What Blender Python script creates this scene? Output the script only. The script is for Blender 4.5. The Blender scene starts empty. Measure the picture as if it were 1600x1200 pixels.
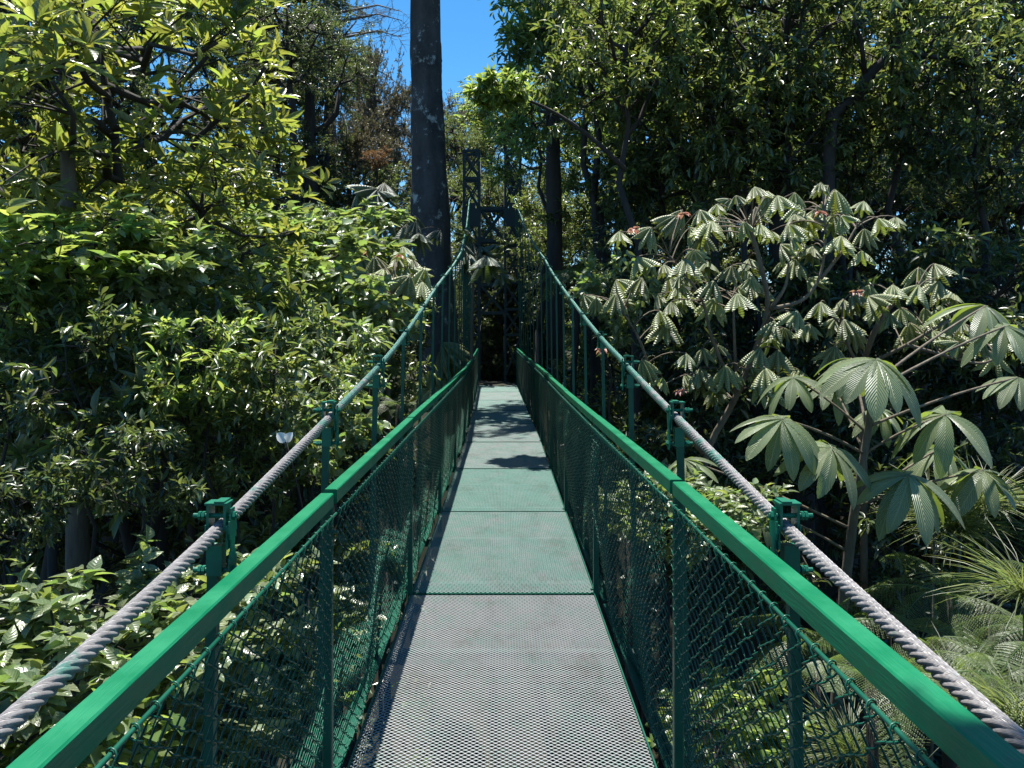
import bpy, math, random
import numpy as np
from mathutils import Vector, Matrix
rs = np.random.RandomState
PI = math.pi
S = bpy.context.scene
COL = S.collection

# ------------------------------------------------------------------ camera, sky, sun, exposure
EYE = 1.45
cam = bpy.data.cameras.new("camera"); camo = bpy.data.objects.new("camera", cam); COL.objects.link(camo)
camo.location = (0, 0, EYE); camo.rotation_euler = (PI/2, 0, 0)
cam.sensor_width = 36; cam.lens = 27.0
cam.shift_x = 14/1600; cam.shift_y = -80/1600
cam.clip_start = 0.03; cam.clip_end = 2000
S.camera = camo
SUN = Vector((-0.065, 0.22, 1.0)).normalized()      # direction towards the sun
elev = math.asin(SUN.z)
w = bpy.data.worlds.new("World"); S.world = w; w.use_nodes = True
nt = w.node_tree; nt.nodes.clear()
sky = nt.nodes.new('ShaderNodeTexSky'); sky.sky_type = 'NISHITA'; sky.sun_disc = False
sky.sun_elevation = elev; sky.sun_rotation = math.atan2(SUN.x, SUN.y)
sky.altitude = 1500; sky.air_density = 1.0; sky.dust_density = 0.5; sky.ozone_density = 3.0
hs = nt.nodes.new('ShaderNodeHueSaturation'); hs.inputs['Saturation'].default_value = 1.3; hs.inputs['Value'].default_value = 1.45
hs.inputs['Hue'].default_value = 0.492
bg = nt.nodes.new('ShaderNodeBackground'); bg.inputs['Strength'].default_value = 0.065
wo = nt.nodes.new('ShaderNodeOutputWorld')
nt.links.new(sky.outputs[0], hs.inputs['Color']); nt.links.new(hs.outputs[0], bg.inputs[0]); nt.links.new(bg.outputs[0], wo.inputs[0])
sl = bpy.data.lights.new("sun", 'SUN'); sl.energy = 5.0; sl.angle = math.radians(0.5); sl.color = (1, .965, .90)
so = bpy.data.objects.new("sun", sl); COL.objects.link(so)
so.rotation_euler = SUN.to_track_quat('Z', 'Y').to_euler(); so.location = (0, 0, 60)
S.view_settings.view_transform = 'Standard'; S.view_settings.look = 'None'
S.view_settings.gamma = 1; S.view_settings.exposure = 1.2
S.render.engine = 'CYCLES'
S.cycles.max_bounces = 5; S.cycles.diffuse_bounces = 3; S.cycles.glossy_bounces = 2
S.cycles.transmission_bounces = 3; S.cycles.transparent_max_bounces = 4
S.cycles.sample_clamp_indirect = 4

def at(px, py, z):      # a point of the photograph at the distance z
    return np.array([(px-786)*z/1200, z, EYE-(py-520)*z/1200])

# ------------------------------------------------------------------ materials
def mat(name):
    m = bpy.data.materials.new(name); m.use_nodes = True
    n = m.node_tree; n.nodes.clear()
    o = n.nodes.new('ShaderNodeOutputMaterial'); p = n.nodes.new('ShaderNodeBsdfPrincipled')
    n.links.new(p.outputs[0], o.inputs[0])
    return m, n, p, o
def N(n, t, **kw):
    d = n.nodes.new(t)
    for k, v in kw.items():
        if k.startswith('i_'): d.inputs[k[2:]].default_value = v
        else: setattr(d, k, v)
    return d
def ramp(n, src, stops):
    r = n.nodes.new('ShaderNodeValToRGB'); e = r.color_ramp.elements
    while len(e) < len(stops): e.new(0.5)
    for i, (p, c) in enumerate(stops):
        e[i].position = p; e[i].color = (*c, 1) if len(c) == 3 else c
    n.links.new(src, r.inputs[0]); return r
def noise(n, scale, detail=4, rough=.6, stretch=None, coord='Object'):
    tc = n.nodes.new('ShaderNodeTexCoord'); nz = N(n, 'ShaderNodeTexNoise')
    nz.inputs['Scale'].default_value = scale; nz.inputs['Detail'].default_value = detail; nz.inputs['Roughness'].default_value = rough
    if stretch:
        mp = n.nodes.new('ShaderNodeMapping'); mp.inputs['Scale'].default_value = stretch
        n.links.new(tc.outputs[coord], mp.inputs[0]); n.links.new(mp.outputs[0], nz.inputs['Vector'])
    else: n.links.new(tc.outputs[coord], nz.inputs['Vector'])
    return nz
def bump(n, p, src, strength, dist=0.01):
    b = N(n, 'ShaderNodeBump'); b.inputs['Strength'].default_value = strength; b.inputs['Distance'].default_value = dist
    n.links.new(src, b.inputs['Height']); n.links.new(b.outputs[0], p.inputs['Normal']); return b

def leafmat(name, col, trans, tf=.4, rough=.42, var=.45, veins=0, veinlight=.35, hue=.025):
    m, n, p, o = mat(name)
    g = N(n, 'ShaderNodeNewGeometry')
    mr = N(n, 'ShaderNodeMapRange'); mr.inputs['To Min'].default_value = 1-var; mr.inputs['To Max'].default_value = 1+var
    n.links.new(g.outputs['Random Per Island'], mr.inputs[0])
    ml = N(n, 'ShaderNodeMath', operation='MULTIPLY'); ml.inputs[1].default_value = 7.31
    fr = N(n, 'ShaderNodeMath', operation='FRACT'); n.links.new(g.outputs['Random Per Island'], ml.inputs[0]); n.links.new(ml.outputs[0], fr.inputs[0])
    mh = N(n, 'ShaderNodeMapRange'); mh.inputs['To Min'].default_value = .5-hue; mh.inputs['To Max'].default_value = .5+hue
    n.links.new(fr.outputs[0], mh.inputs[0])
    def hv(c):
        h = N(n, 'ShaderNodeHueSaturation'); h.inputs['Color'].default_value = (*c, 1)
        n.links.new(mr.outputs[0], h.inputs['Value']); n.links.new(mh.outputs[0], h.inputs['Hue']); return h.outputs[0]
    c1 = hv(col); c2 = hv(trans)
    t = N(n, 'ShaderNodeBsdfTranslucent'); mx = N(n, 'ShaderNodeMixShader'); mx.inputs[0].default_value = tf
    if veins:
        uv = N(n, 'ShaderNodeUVMap'); sp = N(n, 'ShaderNodeSeparateXYZ'); n.links.new(uv.outputs[0], sp.inputs[0])
        a = N(n, 'ShaderNodeMath', operation='SUBTRACT'); a.inputs[1].default_value = .5; n.links.new(sp.outputs[0], a.inputs[0])
        ab = N(n, 'ShaderNodeMath', operation='ABSOLUTE'); n.links.new(a.outputs[0], ab.inputs[0])
        k = N(n, 'ShaderNodeMath', operation='MULTIPLY_ADD'); k.inputs[1].default_value = -.55
        n.links.new(ab.outputs[0], k.inputs[0]); n.links.new(sp.outputs[1], k.inputs[2])
        s = N(n, 'ShaderNodeMath', operation='MULTIPLY'); s.inputs[1].default_value = 2*PI*veins; n.links.new(k.outputs[0], s.inputs[0])
        sn = N(n, 'ShaderNodeMath', operation='SINE'); n.links.new(s.outputs[0], sn.inputs[0])
        r = ramp(n, sn.outputs[0], [(0.0, (0, 0, 0)), (.82, (.06, .06, .06)), (1, (.6, .6, .6))])
        mid = ramp(n, ab.outputs[0], [(0, (1, 1, 1)), (.025, (.8, .8, .8)), (.06, (0, 0, 0))])
        mm = N(n, 'ShaderNodeMath', operation='MAXIMUM'); n.links.new(r.outputs[0], mm.inputs[0]); n.links.new(mid.outputs[0], mm.inputs[1])
        q = N(n, 'ShaderNodeMath', operation='MULTIPLY'); q.inputs[1].default_value = veinlight; n.links.new(mm.outputs[0], q.inputs[0])
        cm = N(n, 'ShaderNodeMix', data_type='RGBA'); n.links.new(q.outputs[0], cm.inputs[0]); n.links.new(c1, cm.inputs[6])
        cm.inputs[7].default_value = (min(1, col[0]*2.6+.04), min(1, col[1]*2.1+.04), col[2]*2+.04, 1)
        c1 = cm.outputs[2]
        b = bump(n, p, sn.outputs[0], .6 if veins > 8 else .2, .004); n.links.new(b.outputs[0], t.inputs['Normal'])
    n.links.new(c1, p.inputs['Base Color']); n.links.new(c2, t.inputs['Color'])
    p.inputs['Roughness'].default_value = rough-.04; p.inputs['Specular IOR Level'].default_value = .75
    n.links.new(p.outputs[0], mx.inputs[1]); n.links.new(t.outputs[0], mx.inputs[2]); n.links.new(mx.outputs[0], o.inputs[0])
    return m

def barkmat(name, c0, c1, scale=3, lichen=0.0, stretch=(1, 1, .25)):
    m, n, p, o = mat(name)
    nz = noise(n, scale, 8, .7, stretch); r = ramp(n, nz.outputs[0], [(.3, c0), (.7, c1)])
    out = r.outputs[0]
    if lichen:
        l = noise(n, 2.6, 9, .78); lr = ramp(n, l.outputs[0], [(.60-lichen*.1, (0, 0, 0)), (.66-lichen*.1, (1, 1, 1))])
        mx = N(n, 'ShaderNodeMix', data_type='RGBA'); n.links.new(lr.outputs[0], mx.inputs[0]); n.links.new(out, mx.inputs[6])
        mx.inputs[7].default_value = (.34, .36, .33, 1); out = mx.outputs[2]
    n.links.new(out, p.inputs['Base Color']); p.inputs['Roughness'].default_value = .9
    bump(n, p, nz.outputs[0], .8, .03)
    return m

def paint(name, col, worn=(.16, .15, .14), wear=.0, rough=.4, stretch=(1, .12, 1), bs=.35, scale=90):
    m, n, p, o = mat(name)
    nz = noise(n, scale, 5, .6, stretch)
    big = noise(n, 7, 5, .65)
    r = ramp(n, big.outputs[0], [(.25, tuple(c*.78 for c in col)), (.75, tuple(min(1, c*1.2+.004) for c in col))])
    chips = noise(n, 22, 8, .75)
    cr = ramp(n, chips.outputs[0], [(.66-wear*.3, (0, 0, 0)), (.69-wear*.3, (1, 1, 1))])
    mx = N(n, 'ShaderNodeMix', data_type='RGBA'); n.links.new(cr.outputs[0], mx.inputs[0]); n.links.new(r.outputs[0], mx.inputs[6]); mx.inputs[7].default_value = (*worn, 1)
    n.links.new(mx.outputs[2], p.inputs['Base Color'])
    rr = ramp(n, big.outputs[0], [(.3, (rough-.1,)*3), (.7, (rough+.15,)*3)]); n.links.new(rr.outputs[0], p.inputs['Roughness'])
    bump(n, p, nz.outputs[0], bs, .002); p.inputs['Specular IOR Level'].default_value = .32
    return m

M = {}
GREEN = (.001, .135, .055)
M['rail'] = paint('rail_paint', GREEN, worn=(.03, .10, .055), wear=.10, rough=.40, bs=.9, stretch=(1, .10, 1), scale=120)
M['steel'] = paint('shaded_post_paint', (.003, .07, .042), worn=(.10, .09, .07), wear=.05, rough=.4, stretch=(1, 1, 1))  # same green as the rails, darkened so posts and hangers read as shaded
M['wire'] = paint('wire_paint', (.005, .075, .045), worn=(.12, .14, .12), wear=.1, rough=.34, stretch=(1, 1, 1), bs=0)
M['bracket'] = paint('bracket_paint', (.006, .12, .07), worn=(.25, .3, .26), wear=.12, rough=.38, stretch=(1, 1, 1))
M['tower'] = paint('tower_paint', (.010, .024, .026), worn=(.10, .13, .13), wear=.02, rough=.5, stretch=(1, 1, 1), bs=.1)
def cablemat():
    m, n, p, o = mat('cable_steel')
    tc = N(n, 'ShaderNodeTexCoord'); sp = N(n, 'ShaderNodeSeparateXYZ'); n.links.new(tc.outputs['Object'], sp.inputs[0])
    nz = noise(n, 9, 7, .75)
    r = ramp(n, sp.outputs[1], [(0, (.13,)*3), (.5, (.9,)*3), (1, (.9,)*3)])
    # paint is worn off near the start of the bridge and survives further along
    mr = N(n, 'ShaderNodeMapRange'); mr.inputs['From Min'].default_value = 1.5; mr.inputs['From Max'].default_value = 4.0
    mr.inputs['To Min'].default_value = -.07; mr.inputs['To Max'].default_value = .2; n.links.new(sp.outputs[1], mr.inputs[0])
    ad = N(n, 'ShaderNodeMath', operation='ADD'); n.links.new(nz.outputs[0], ad.inputs[0]); n.links.new(mr.outputs[0], ad.inputs[1])
    rr = ramp(n, ad.outputs[0], [(.52, (0, 0, 0)), (.62, (1, 1, 1))])
    mx = N(n, 'ShaderNodeMix', data_type='RGBA'); n.links.new(rr.outputs[0], mx.inputs[0])
    nz2 = noise(n, 60, 3); g = ramp(n, nz2.outputs[0], [(.3, (.2, .185, .18)), (.7, (.36, .34, .33))]); n.links.new(g.outputs[0], mx.inputs[6])
    mx.inputs[7].default_value = (.08, .22, .175, 1)
    n.links.new(mx.outputs[2], p.inputs['Base Color']); p.inputs['Roughness'].default_value = .42; p.inputs['Metallic'].default_value = .15
    uv = N(n, 'ShaderNodeUVMap'); us = N(n, 'ShaderNodeSeparateXYZ'); n.links.new(uv.outputs[0], us.inputs[0])
    k = N(n, 'ShaderNodeMath', operation='MULTIPLY'); k.inputs[1].default_value = 2*PI*9; n.links.new(us.outputs[0], k.inputs[0])
    k2 = N(n, 'ShaderNodeMath', operation='MULTIPLY_ADD'); k2.inputs[1].default_value = 700; n.links.new(us.outputs[1], k2.inputs[0]); n.links.new(k.outputs[0], k2.inputs[2])
    s = N(n, 'ShaderNodeMath', operation='SINE'); n.links.new(k2.outputs[0], s.inputs[0])
    bump(n, p, s.outputs[0], .6, .0015)
    return m
M['cable'] = cablemat()
def deckmat(name, green):
    m, n, p, o = mat(name)
    nz = noise(n, 5, 8, .7); fine = noise(n, 55, 4, .7)
    ad = N(n, 'ShaderNodeMath', operation='ADD'); n.links.new(nz.outputs[0], ad.inputs[0]); n.links.new(fine.outputs[0], ad.inputs[1])
    r = ramp(n, ad.outputs[0], [(max(0, .64-green*.45), (0, 0, 0)), (min(1, .9-green*.45), (1, 1, 1))])
    # ramp input halves: keep within 0..1
    hv = N(n, 'ShaderNodeMath', operation='MULTIPLY'); hv.inputs[1].default_value = .62; n.links.new(ad.outputs[0], hv.inputs[0]); n.links.new(hv.outputs[0], r.inputs[0])
    mx = N(n, 'ShaderNodeMix', data_type='RGBA'); n.links.new(r.outputs[0], mx.inputs[0])
    mx.inputs[6].default_value = (.185, .192, .192, 1); mx.inputs[7].default_value = (.085, .19, .155, 1)
    dn = noise(n, 3.1, 9, .8, (1, .5, 1)); dr = ramp(n, dn.outputs[0], [(.34, (.66, .63, .58)), (.48, (.96, .96, .96)), (.75, (1.15, 1.15, 1.15))])
    mu = N(n, 'ShaderNodeMix', data_type='RGBA', blend_type='MULTIPLY'); mu.inputs[0].default_value = 1; n.links.new(mx.outputs[2], mu.inputs[6]); n.links.new(dr.outputs[0], mu.inputs[7])
    n.links.new(mu.outputs[2], p.inputs['Base Color']); p.inputs['Roughness'].default_value = .5; p.inputs['Specular IOR Level'].default_value = .4
    return m
DECK = [deckmat('deck_steel_%d' % i, g) for i, g in enumerate((.1, .45, .6, .3))]
M['litter'] = (lambda: (lambda m, n, p, o: (n.links.new(ramp(n, noise(n, 1.7, 9, .75).outputs[0], [(.3, (.008, .007, .004)), (.55, (.022, .02, .01)), (.75, (.03, .045, .012))]).outputs[0], p.inputs['Base Color']), p.inputs['Roughness'].__setattr__('default_value', 1), m)[2])(*mat('leaf_litter')))()
M['bark_dark'] = barkmat('bark_dark', (.012, .01, .009), (.05, .042, .036), 6)
M['bark_big'] = barkmat('bark_lichen', (.022, .021, .022), (.075, .07, .07), 4, lichen=.35, stretch=(1, 1, .5))
M['bark_grey'] = barkmat('bark_grey', (.05, .045, .035), (.16, .14, .11), 9)
M['twig'] = barkmat('twig_tan', (.08, .06, .04), (.2, .165, .12), 12)
M['leaf_yellow'] = leafmat('leaf_yellow_green', (.09, .12, .035), (.36, .41, .06), .44, .34, .4, veins=5, veinlight=.1)
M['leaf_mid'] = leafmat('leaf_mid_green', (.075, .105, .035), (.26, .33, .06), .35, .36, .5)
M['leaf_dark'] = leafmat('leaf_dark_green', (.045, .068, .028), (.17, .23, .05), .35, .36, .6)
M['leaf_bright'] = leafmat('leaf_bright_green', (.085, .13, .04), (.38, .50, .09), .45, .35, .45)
M['leaf_olive'] = leafmat('leaf_olive', (.09, .12, .042), (.28, .35, .07), .35, .42, .5)
M['leaf_brown'] = leafmat('leaf_brownish', (.085, .075, .045), (.18, .16, .06), .3, .45, .5)
M['leaf_pale'] = leafmat('leaf_pale_broad', (.14, .18, .095), (.34, .46, .09), .35, .34, .4, veins=6, veinlight=.4)
M['leaf_orange'] = leafmat('leaf_orange', (.15, .08, .03), (.25, .13, .04), .4, .45, .4)
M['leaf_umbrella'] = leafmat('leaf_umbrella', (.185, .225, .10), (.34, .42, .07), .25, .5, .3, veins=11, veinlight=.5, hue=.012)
M['leaf_umbrella_shaded'] = leafmat('leaf_umbrella_shaded', (.08, .11, .065), (.16, .24, .05), .25, .55, .3, veins=11, veinlight=.4, hue=.012)  # darker copy of the umbrella leaf, shade put into its colour
M['leaf_palmate'] = leafmat('leaf_palmate', (.15, .19, .10), (.34, .44, .06), .3, .42, .25, veins=17, veinlight=.5, hue=.012)
M['leaf_pink'] = leafmat('leaf_pink', (.42, .20, .16), (.5, .25, .15), .3, .6, .3)
M['fern'] = leafmat('fern_green', (.07, .105, .03), (.26, .38, .06), .4, .5, .3)
M['grass'] = leafmat('blade_green', (.08, .105, .045), (.26, .34, .08), .4, .45, .3)
M['petal'] = leafmat('white_petal', (.75, .75, .70), (.7, .7, .65), .3, .5, .1)
M['bud'] = leafmat('yellow_bud', (.35, .33, .12), (.4, .4, .1), .3, .6, .3)

# ------------------------------------------------------------------ mesh tools
class MB:
    def __init__(s): s.V = []; s.F = []; s.UV = []; s.n = 0
    def add(s, v, f, uv=None):
        v = np.asarray(v, float).reshape(-1, 3); f = np.asarray(f, int)
        if len(f) == 0: return
        s.V.append(v); s.F.append(f+s.n); s.n += len(v)
        s.UV.append(np.zeros((len(v), 2)) if uv is None else np.asarray(uv, float))
    def mesh(s, name, smooth=True):
        V = np.concatenate(s.V); UV = np.concatenate(s.UV)
        idx = np.concatenate([f.ravel() for f in s.F]).astype(np.int32)
        tot = np.concatenate([np.full(len(f), f.shape[1]) for f in s.F]).astype(np.int32)
        st = np.concatenate([[0], np.cumsum(tot)[:-1]]).astype(np.int32)
        me = bpy.data.meshes.new(name)
        me.vertices.add(len(V)); me.vertices.foreach_set('co', V.ravel().astype(np.float32))
        me.loops.add(len(idx)); me.loops.foreach_set('vertex_index', idx)
        me.polygons.add(len(tot)); me.polygons.foreach_set('loop_start', st)
        me.polygons.foreach_set('use_smooth', np.full(len(tot), smooth))
        u = me.uv_layers.new(name='UVMap'); u.data.foreach_set('uv', UV[idx].ravel().astype(np.float32))
        me.update(calc_edges=True)
        return me
    def box(s, c, d, R=None):
        c = np.array(c, float); h = np.array(d, float)/2
        v = np.array([[x, y, z] for x in (-1, 1) for y in (-1, 1) for z in (-1, 1)])*h
        if R is not None: v = v@np.array(R).T
        s.add(v+c, [[0, 1, 3, 2], [4, 6, 7, 5], [0, 4, 5, 1], [2, 3, 7, 6], [0, 2, 6, 4], [1, 5, 7, 3]])
    def beam(s, a, b, wd, ht, up=(0, 0, 1)):
        a = np.array(a, float); b = np.array(b, float); d = b-a; L = np.linalg.norm(d); d /= L
        u = np.array(up, float)
        if abs(d@u) > .98: u = np.array([0., 1, 0])
        x = np.cross(d, u); x /= np.linalg.norm(x); u = np.cross(x, d)
        s.box((a+b)/2, (wd, L, ht), np.stack([x, d, u], 1))
    def bbox(s, c, d, r=.003, R=None):      # a box with bevelled long (y) edges and ends
        c = np.array(c, float); a, l, h = np.array(d, float)/2
        prof = [(-a+r, -h), (a-r, -h), (a, -h+r), (a, h-r), (a-r, h), (-a+r, h), (-a, h-r), (-a, -h+r)]
        v = np.array([[x, y, z] for y in (-l, l) for x, z in prof])
        if R is not None: v = v@np.array(R).T
        s.add(v+c, [[i, (i+1) % 8, 8+(i+1) % 8, 8+i] for i in range(8)])
        s.add(v+c, [list(range(7, -1, -1)), list(range(8, 16))])
    def tube(s, P, r, k=6, cap=True):
        P = np.asarray(P, float); n = len(P); r = np.broadcast_to(np.asarray(r, float), (n,))
        T = np.gradient(P, axis=0); T /= np.linalg.norm(T, axis=1)[:, None]+1e-12
        ref = np.array([0, 0, 1.]) if abs(T[:, 2]).mean() < .9 else np.array([0, 1., 0])
        A = np.cross(T, ref); A /= np.linalg.norm(A, axis=1)[:, None]+1e-12; B = np.cross(A, T)
        t = np.arange(k)*2*PI/k
        v = P[:, None]+r[:, None, None]*(A[:, None]*np.cos(t)[None, :, None]+B[:, None]*np.sin(t)[None, :, None])
        i = np.arange(n-1)[:, None]*k; j = np.arange(k)[None]; j2 = (j+1) % k
        f = np.stack([i+j, i+j2, i+k+j2, i+k+j], -1).reshape(-1, 4)
        s.add(v.reshape(-1, 3), f)
        if cap:
            s.F.append(np.array([list(range(k))[::-1]])+s.n-n*k); s.F.append(np.array([list(range(k))])+s.n-k)

def bez(a, b, bend, n=5):
    a = np.array(a, float); b = np.array(b, float); m = (a+b)/2+np.array(bend)
    t = np.linspace(0, 1, n)[:, None]
    return (1-t)**2*a+2*t*(1-t)*m+t*t*b

# ------------------------------------------------------------------ scene graph
def setp(o, label=None, cat=None, group=None, kind=None):
    if label: o['label'] = label
    if cat: o['category'] = cat
    if group: o['group'] = group
    if kind: o['kind'] = kind
    return o
def link(name, data, parent=None, m=None):
    o = bpy.data.objects.new(name, data); COL.objects.link(o)
    if parent is not None: o.parent = parent
    if m is not None and data is not None:
        if len(data.materials) == 0: data.materials.append(m)
        o.material_slots[0].link = 'OBJECT'; o.material_slots[0].material = m
    return o
def thing(name, loc, label, cat, group=None, rz=0, sc=1):
    o = bpy.data.objects.new(name, None); COL.objects.link(o); o.location = tuple(loc); o.rotation_euler = (0, 0, rz)
    o.scale = (sc,)*3 if np.isscalar(sc) else sc
    return setp(o, label, cat, group)

# ------------------------------------------------------------------ ground
def sstep(a, b, x):
    t = np.clip((x-a)/(b-a), 0, 1); return t*t*(3-2*t)
def T(x, y):
    x = np.asarray(x, float); y = np.asarray(y, float)
    yy = y+1.3*np.sin(x*.31+1)*np.minimum(1, abs(x)/5)
    v = -7+6.9*sstep(14.5, 20.6, yy)+6.8*sstep(1.5, -2.5, yy)
    v = v+np.clip(yy-24, 0, 45)*.14
    v = v+.25*np.sin(x*.9+y*.7)+.2*np.sin(x*.37-y*1.3)*np.minimum(1, abs(x)/2)
    v = v-.35*np.exp(-((x+.1)/1.6)**2)*sstep(15, 16, y)*0
    return v
gx = np.concatenate([np.linspace(-400, -41, 14), np.linspace(-40, 40, 121), np.linspace(41, 400, 14)])
gy = np.concatenate([np.linspace(-300, -21, 10), np.linspace(-20, 60, 121), np.linspace(62, 500, 16)])
X, Y = np.meshgrid(gx, gy); Z = T(X, Y)
mb = MB(); nx = len(gx); i = np.arange(len(gy)-1)[:, None]*nx+np.arange(nx-1)[None]
mb.add(np.stack([X, Y, Z], -1).reshape(-1, 3), np.stack([i, i+1, i+nx+1, i+nx], -1).reshape(-1, 4))
setp(link('hillside_ground', mb.mesh('hillside_ground'), m=M['litter']), kind='structure')

# ------------------------------------------------------------------ the bridge
bridge = thing('suspension_bridge', (0, 0, 0), 'green steel footbridge hung from two twisted cables, with mesh sides and perforated walkway', 'footbridge')
L = 2.03
JY = [0.26-2*L+L*k for k in range(13)]             # -3.8 ... 20.56
def dz(y): return .0006*(y-9)**2-.03 if y > 2 else -.0006
def xo(y): return -.016*max(0, y-11)
HW = .51
# expanded-metal deck panel
def deck_mesh():
    mb = MB(); rng = rs(3)
    pit = .0112; nxp = 39; per = 2*HW/nxp; rows = int((L-.03)/pit)
    base = np.array([-.5, -.18, .18, .5])          # stations of one period: bond, strand, bond
    xs = []; ph = []
    for k in range(nxp):
        for (u, v) in ((0, 0), (.18, 0), (.5, 1), (.68, 1)):
            xs.append(-HW+(k+u)*per); ph.append(v)
    xs.append(HW); ph.append(0)
    xs = np.array(xs); ph = np.array(ph, float); n = len(xs)
    w_, t_ = .0034, .0009
    for r in range(rows):
        y0 = .015+r*pit; sgn = 1 if r % 2 else -1
        yc = y0+sgn*(ph-.5)*pit*.72
        tilt = .0005
        q = [(-w_/2, -tilt), (w_/2, tilt), (w_/2, tilt-t_), (-w_/2, -tilt-t_)]
        v = np.stack([np.stack([xs, yc+a, np.full(n, b)], 1) for a, b in q], 1)
        i = np.arange(n-1)[:, None]*4; j = np.arange(4)[None]; j2 = (j+1) % 4
        f = np.stack([i+j, i+4+j, i+4+j2, i+j2], -1).reshape(-1, 4)
        mb.add(v.reshape(-1, 3), f)
    return mb.mesh('deck_panel', smooth=False)
dmesh = deck_mesh()
mb = MB()
for x in (-HW-.004, HW+.004): mb.bbox((x, L/2, -.006), (.006, L-.03, .03), .001)
for y in (.006, L-.006): mb.box((0, y, -.004), (2*HW+.014, .006, .012))
framemesh = mb.mesh('deck_frame', smooth=False)
pr = random.Random(5)
dmats = [0, 0, 0, 0, 1, 2, 3, 3, 1, 1, 3, 1]
for k in range(12):
    y0, y1 = JY[k], JY[k+1]; a = math.atan2(dz(y1)-dz(y0), L)
    o = link('deck_panel', dmesh, bridge, DECK[dmats[k]]); o.location = (xo(y0)+pr.uniform(-.003, .003), y0, dz(y0)+pr.uniform(-.003, .003)); yaw = math.atan2(xo(y0)-xo(y1), L); o.rotation_euler = (a, 0, yaw)
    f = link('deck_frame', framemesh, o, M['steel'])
# chain-link panel (local y along the bridge, z up, x across)
def chain_mesh(seed):
    mb = MB(); rng = rs(seed); p = .031; zt = .898; zb = -.06
    nw = int((L-.06)/p); m = int((zt-zb)/(p*.68))
    zz = np.linspace(zt, zb, m+1); step = np.arange(m+1)
    bul = .012*np.sin(rng.rand()*6)
    def sag(y, z): return .010*np.sin(y*3.1+seed)*np.sin((z+.06)*3.3)+.006*np.sin(y*7+z*4+seed*2)*min(1,(.9-z)*5)-.07*max(0,1-(z+.06)/.8)**1.6*(1+.25*np.sin(y*6+seed))
    for k in range(nw+1):
        for half in (0,):
            pts = []
            for j in range(m+1):
                side = 1 if (j+k) % 2 else -1
                y = .03+k*p+side*p*.5*1.03
                y = min(max(y, .02), L-.02)
                z = zz[j]+.004*math.sin(k*1.7)
                pts.append((sag(y, z)+.0035*side, y-side*.002, z+.003)); pts.append((sag(y, z)-.0035*side, y-side*.002, z-.003))
            mb.tube(pts, .0019, 4, cap=False)
    # top selvage: each wire end hooks over the tension rod
    for k in range(0, nw+1, 2):
        y = .03+k*p; t = np.linspace(-.6, 4.6, 8)
        P = np.stack([.0085*np.cos(t)+.000, y+np.linspace(-.006, .008, 8), .903+.0085*np.sin(t)], 1)
        mb.tube(np.concatenate([[[.003, y-.016, .882]], P, [[-.004, y+.016, .880]]]), .0017, 4, cap=False)
    return mb.mesh('chain_link_mesh')
cms = [chain_mesh(i) for i in (1, 2, 3)]
# rails
def rail_mesh(seed):
    mb = MB(); mb.bbox((0, L/2, 0), (.040, L-.030, .043), .003)
    return mb.mesh('handrail', smooth=False)
rmesh = rail_mesh(0)
mb = MB(); t = np.linspace(.01, L-.01, 12); rng = rs(9)
mb.tube(np.stack([rng.uniform(-.001, .001, 12), t, .903+rng.uniform(-.0015, .0015, 12)], 1), .0040, 6)
rodmesh = mb.mesh('tension_rod')
mb = MB(); mb.bbox((0, L/2, -.045), (.038, L-.04, .006), .001); mb.bbox((.0165, L/2, -.024), (.005, L-.04, .036), .001)
lowmesh = mb.mesh('bottom_rail', smooth=False)
mb = MB(); mb.bbox((0, 0, 0), (.028, 1.14, .03), .003)
pmesh = mb.mesh('post', smooth=False)
mb = MB()
for z in (.02, .88):
    mb.tube([(-.03, 0, z), (.03, 0, z)], .006, 6)
boltmesh = mb.mesh('bolt')
RX = .522
def rtilt(s, y): return s*(.016 if y < 3 else (.008 if y < 5 else .004))
for s in (-1, 1):
    for k in range(12):
        y0, y1 = JY[k], JY[k+1]; yaw = math.atan2(xo(y0)-xo(y1), L); a = math.atan2(dz(y1)-dz(y0)+(rtilt(s, y1)-rtilt(s, y0)), L)
        jx, jz = pr.uniform(-.004, .004), pr.uniform(-.004, .004)
        o = link('handrail', rmesh, bridge, M['rail']); o.location = (xo(y0)+s*RX+jx, y0, dz(y0)+.975+rtilt(s, y0)+jz); o.rotation_euler = (a, 0, yaw+jx*.5)
        f = link('chain_link_panel', cms[(k+(s > 0)) % 3], bridge, M['wire']); f.location = (xo(y0)+s*RX-s*.026, y0, dz(y0)+.03+rtilt(s, y0)); f.rotation_euler = (a, 0, yaw); f.scale = (-s, 1, 1)
        g = link('tension_rod', rodmesh, f, M['wire'])
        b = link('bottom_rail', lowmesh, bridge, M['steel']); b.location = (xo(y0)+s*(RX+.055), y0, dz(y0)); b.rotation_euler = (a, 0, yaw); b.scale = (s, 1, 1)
    for k in range(13):
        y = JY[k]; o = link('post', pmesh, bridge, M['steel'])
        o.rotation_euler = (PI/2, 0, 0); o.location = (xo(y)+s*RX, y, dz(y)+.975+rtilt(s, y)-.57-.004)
        bb = link('bolt', boltmesh, o, M['steel']); bb.rotation_euler = (-PI/2, 0, 0); bb.location = (0, -.405, 0)
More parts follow.
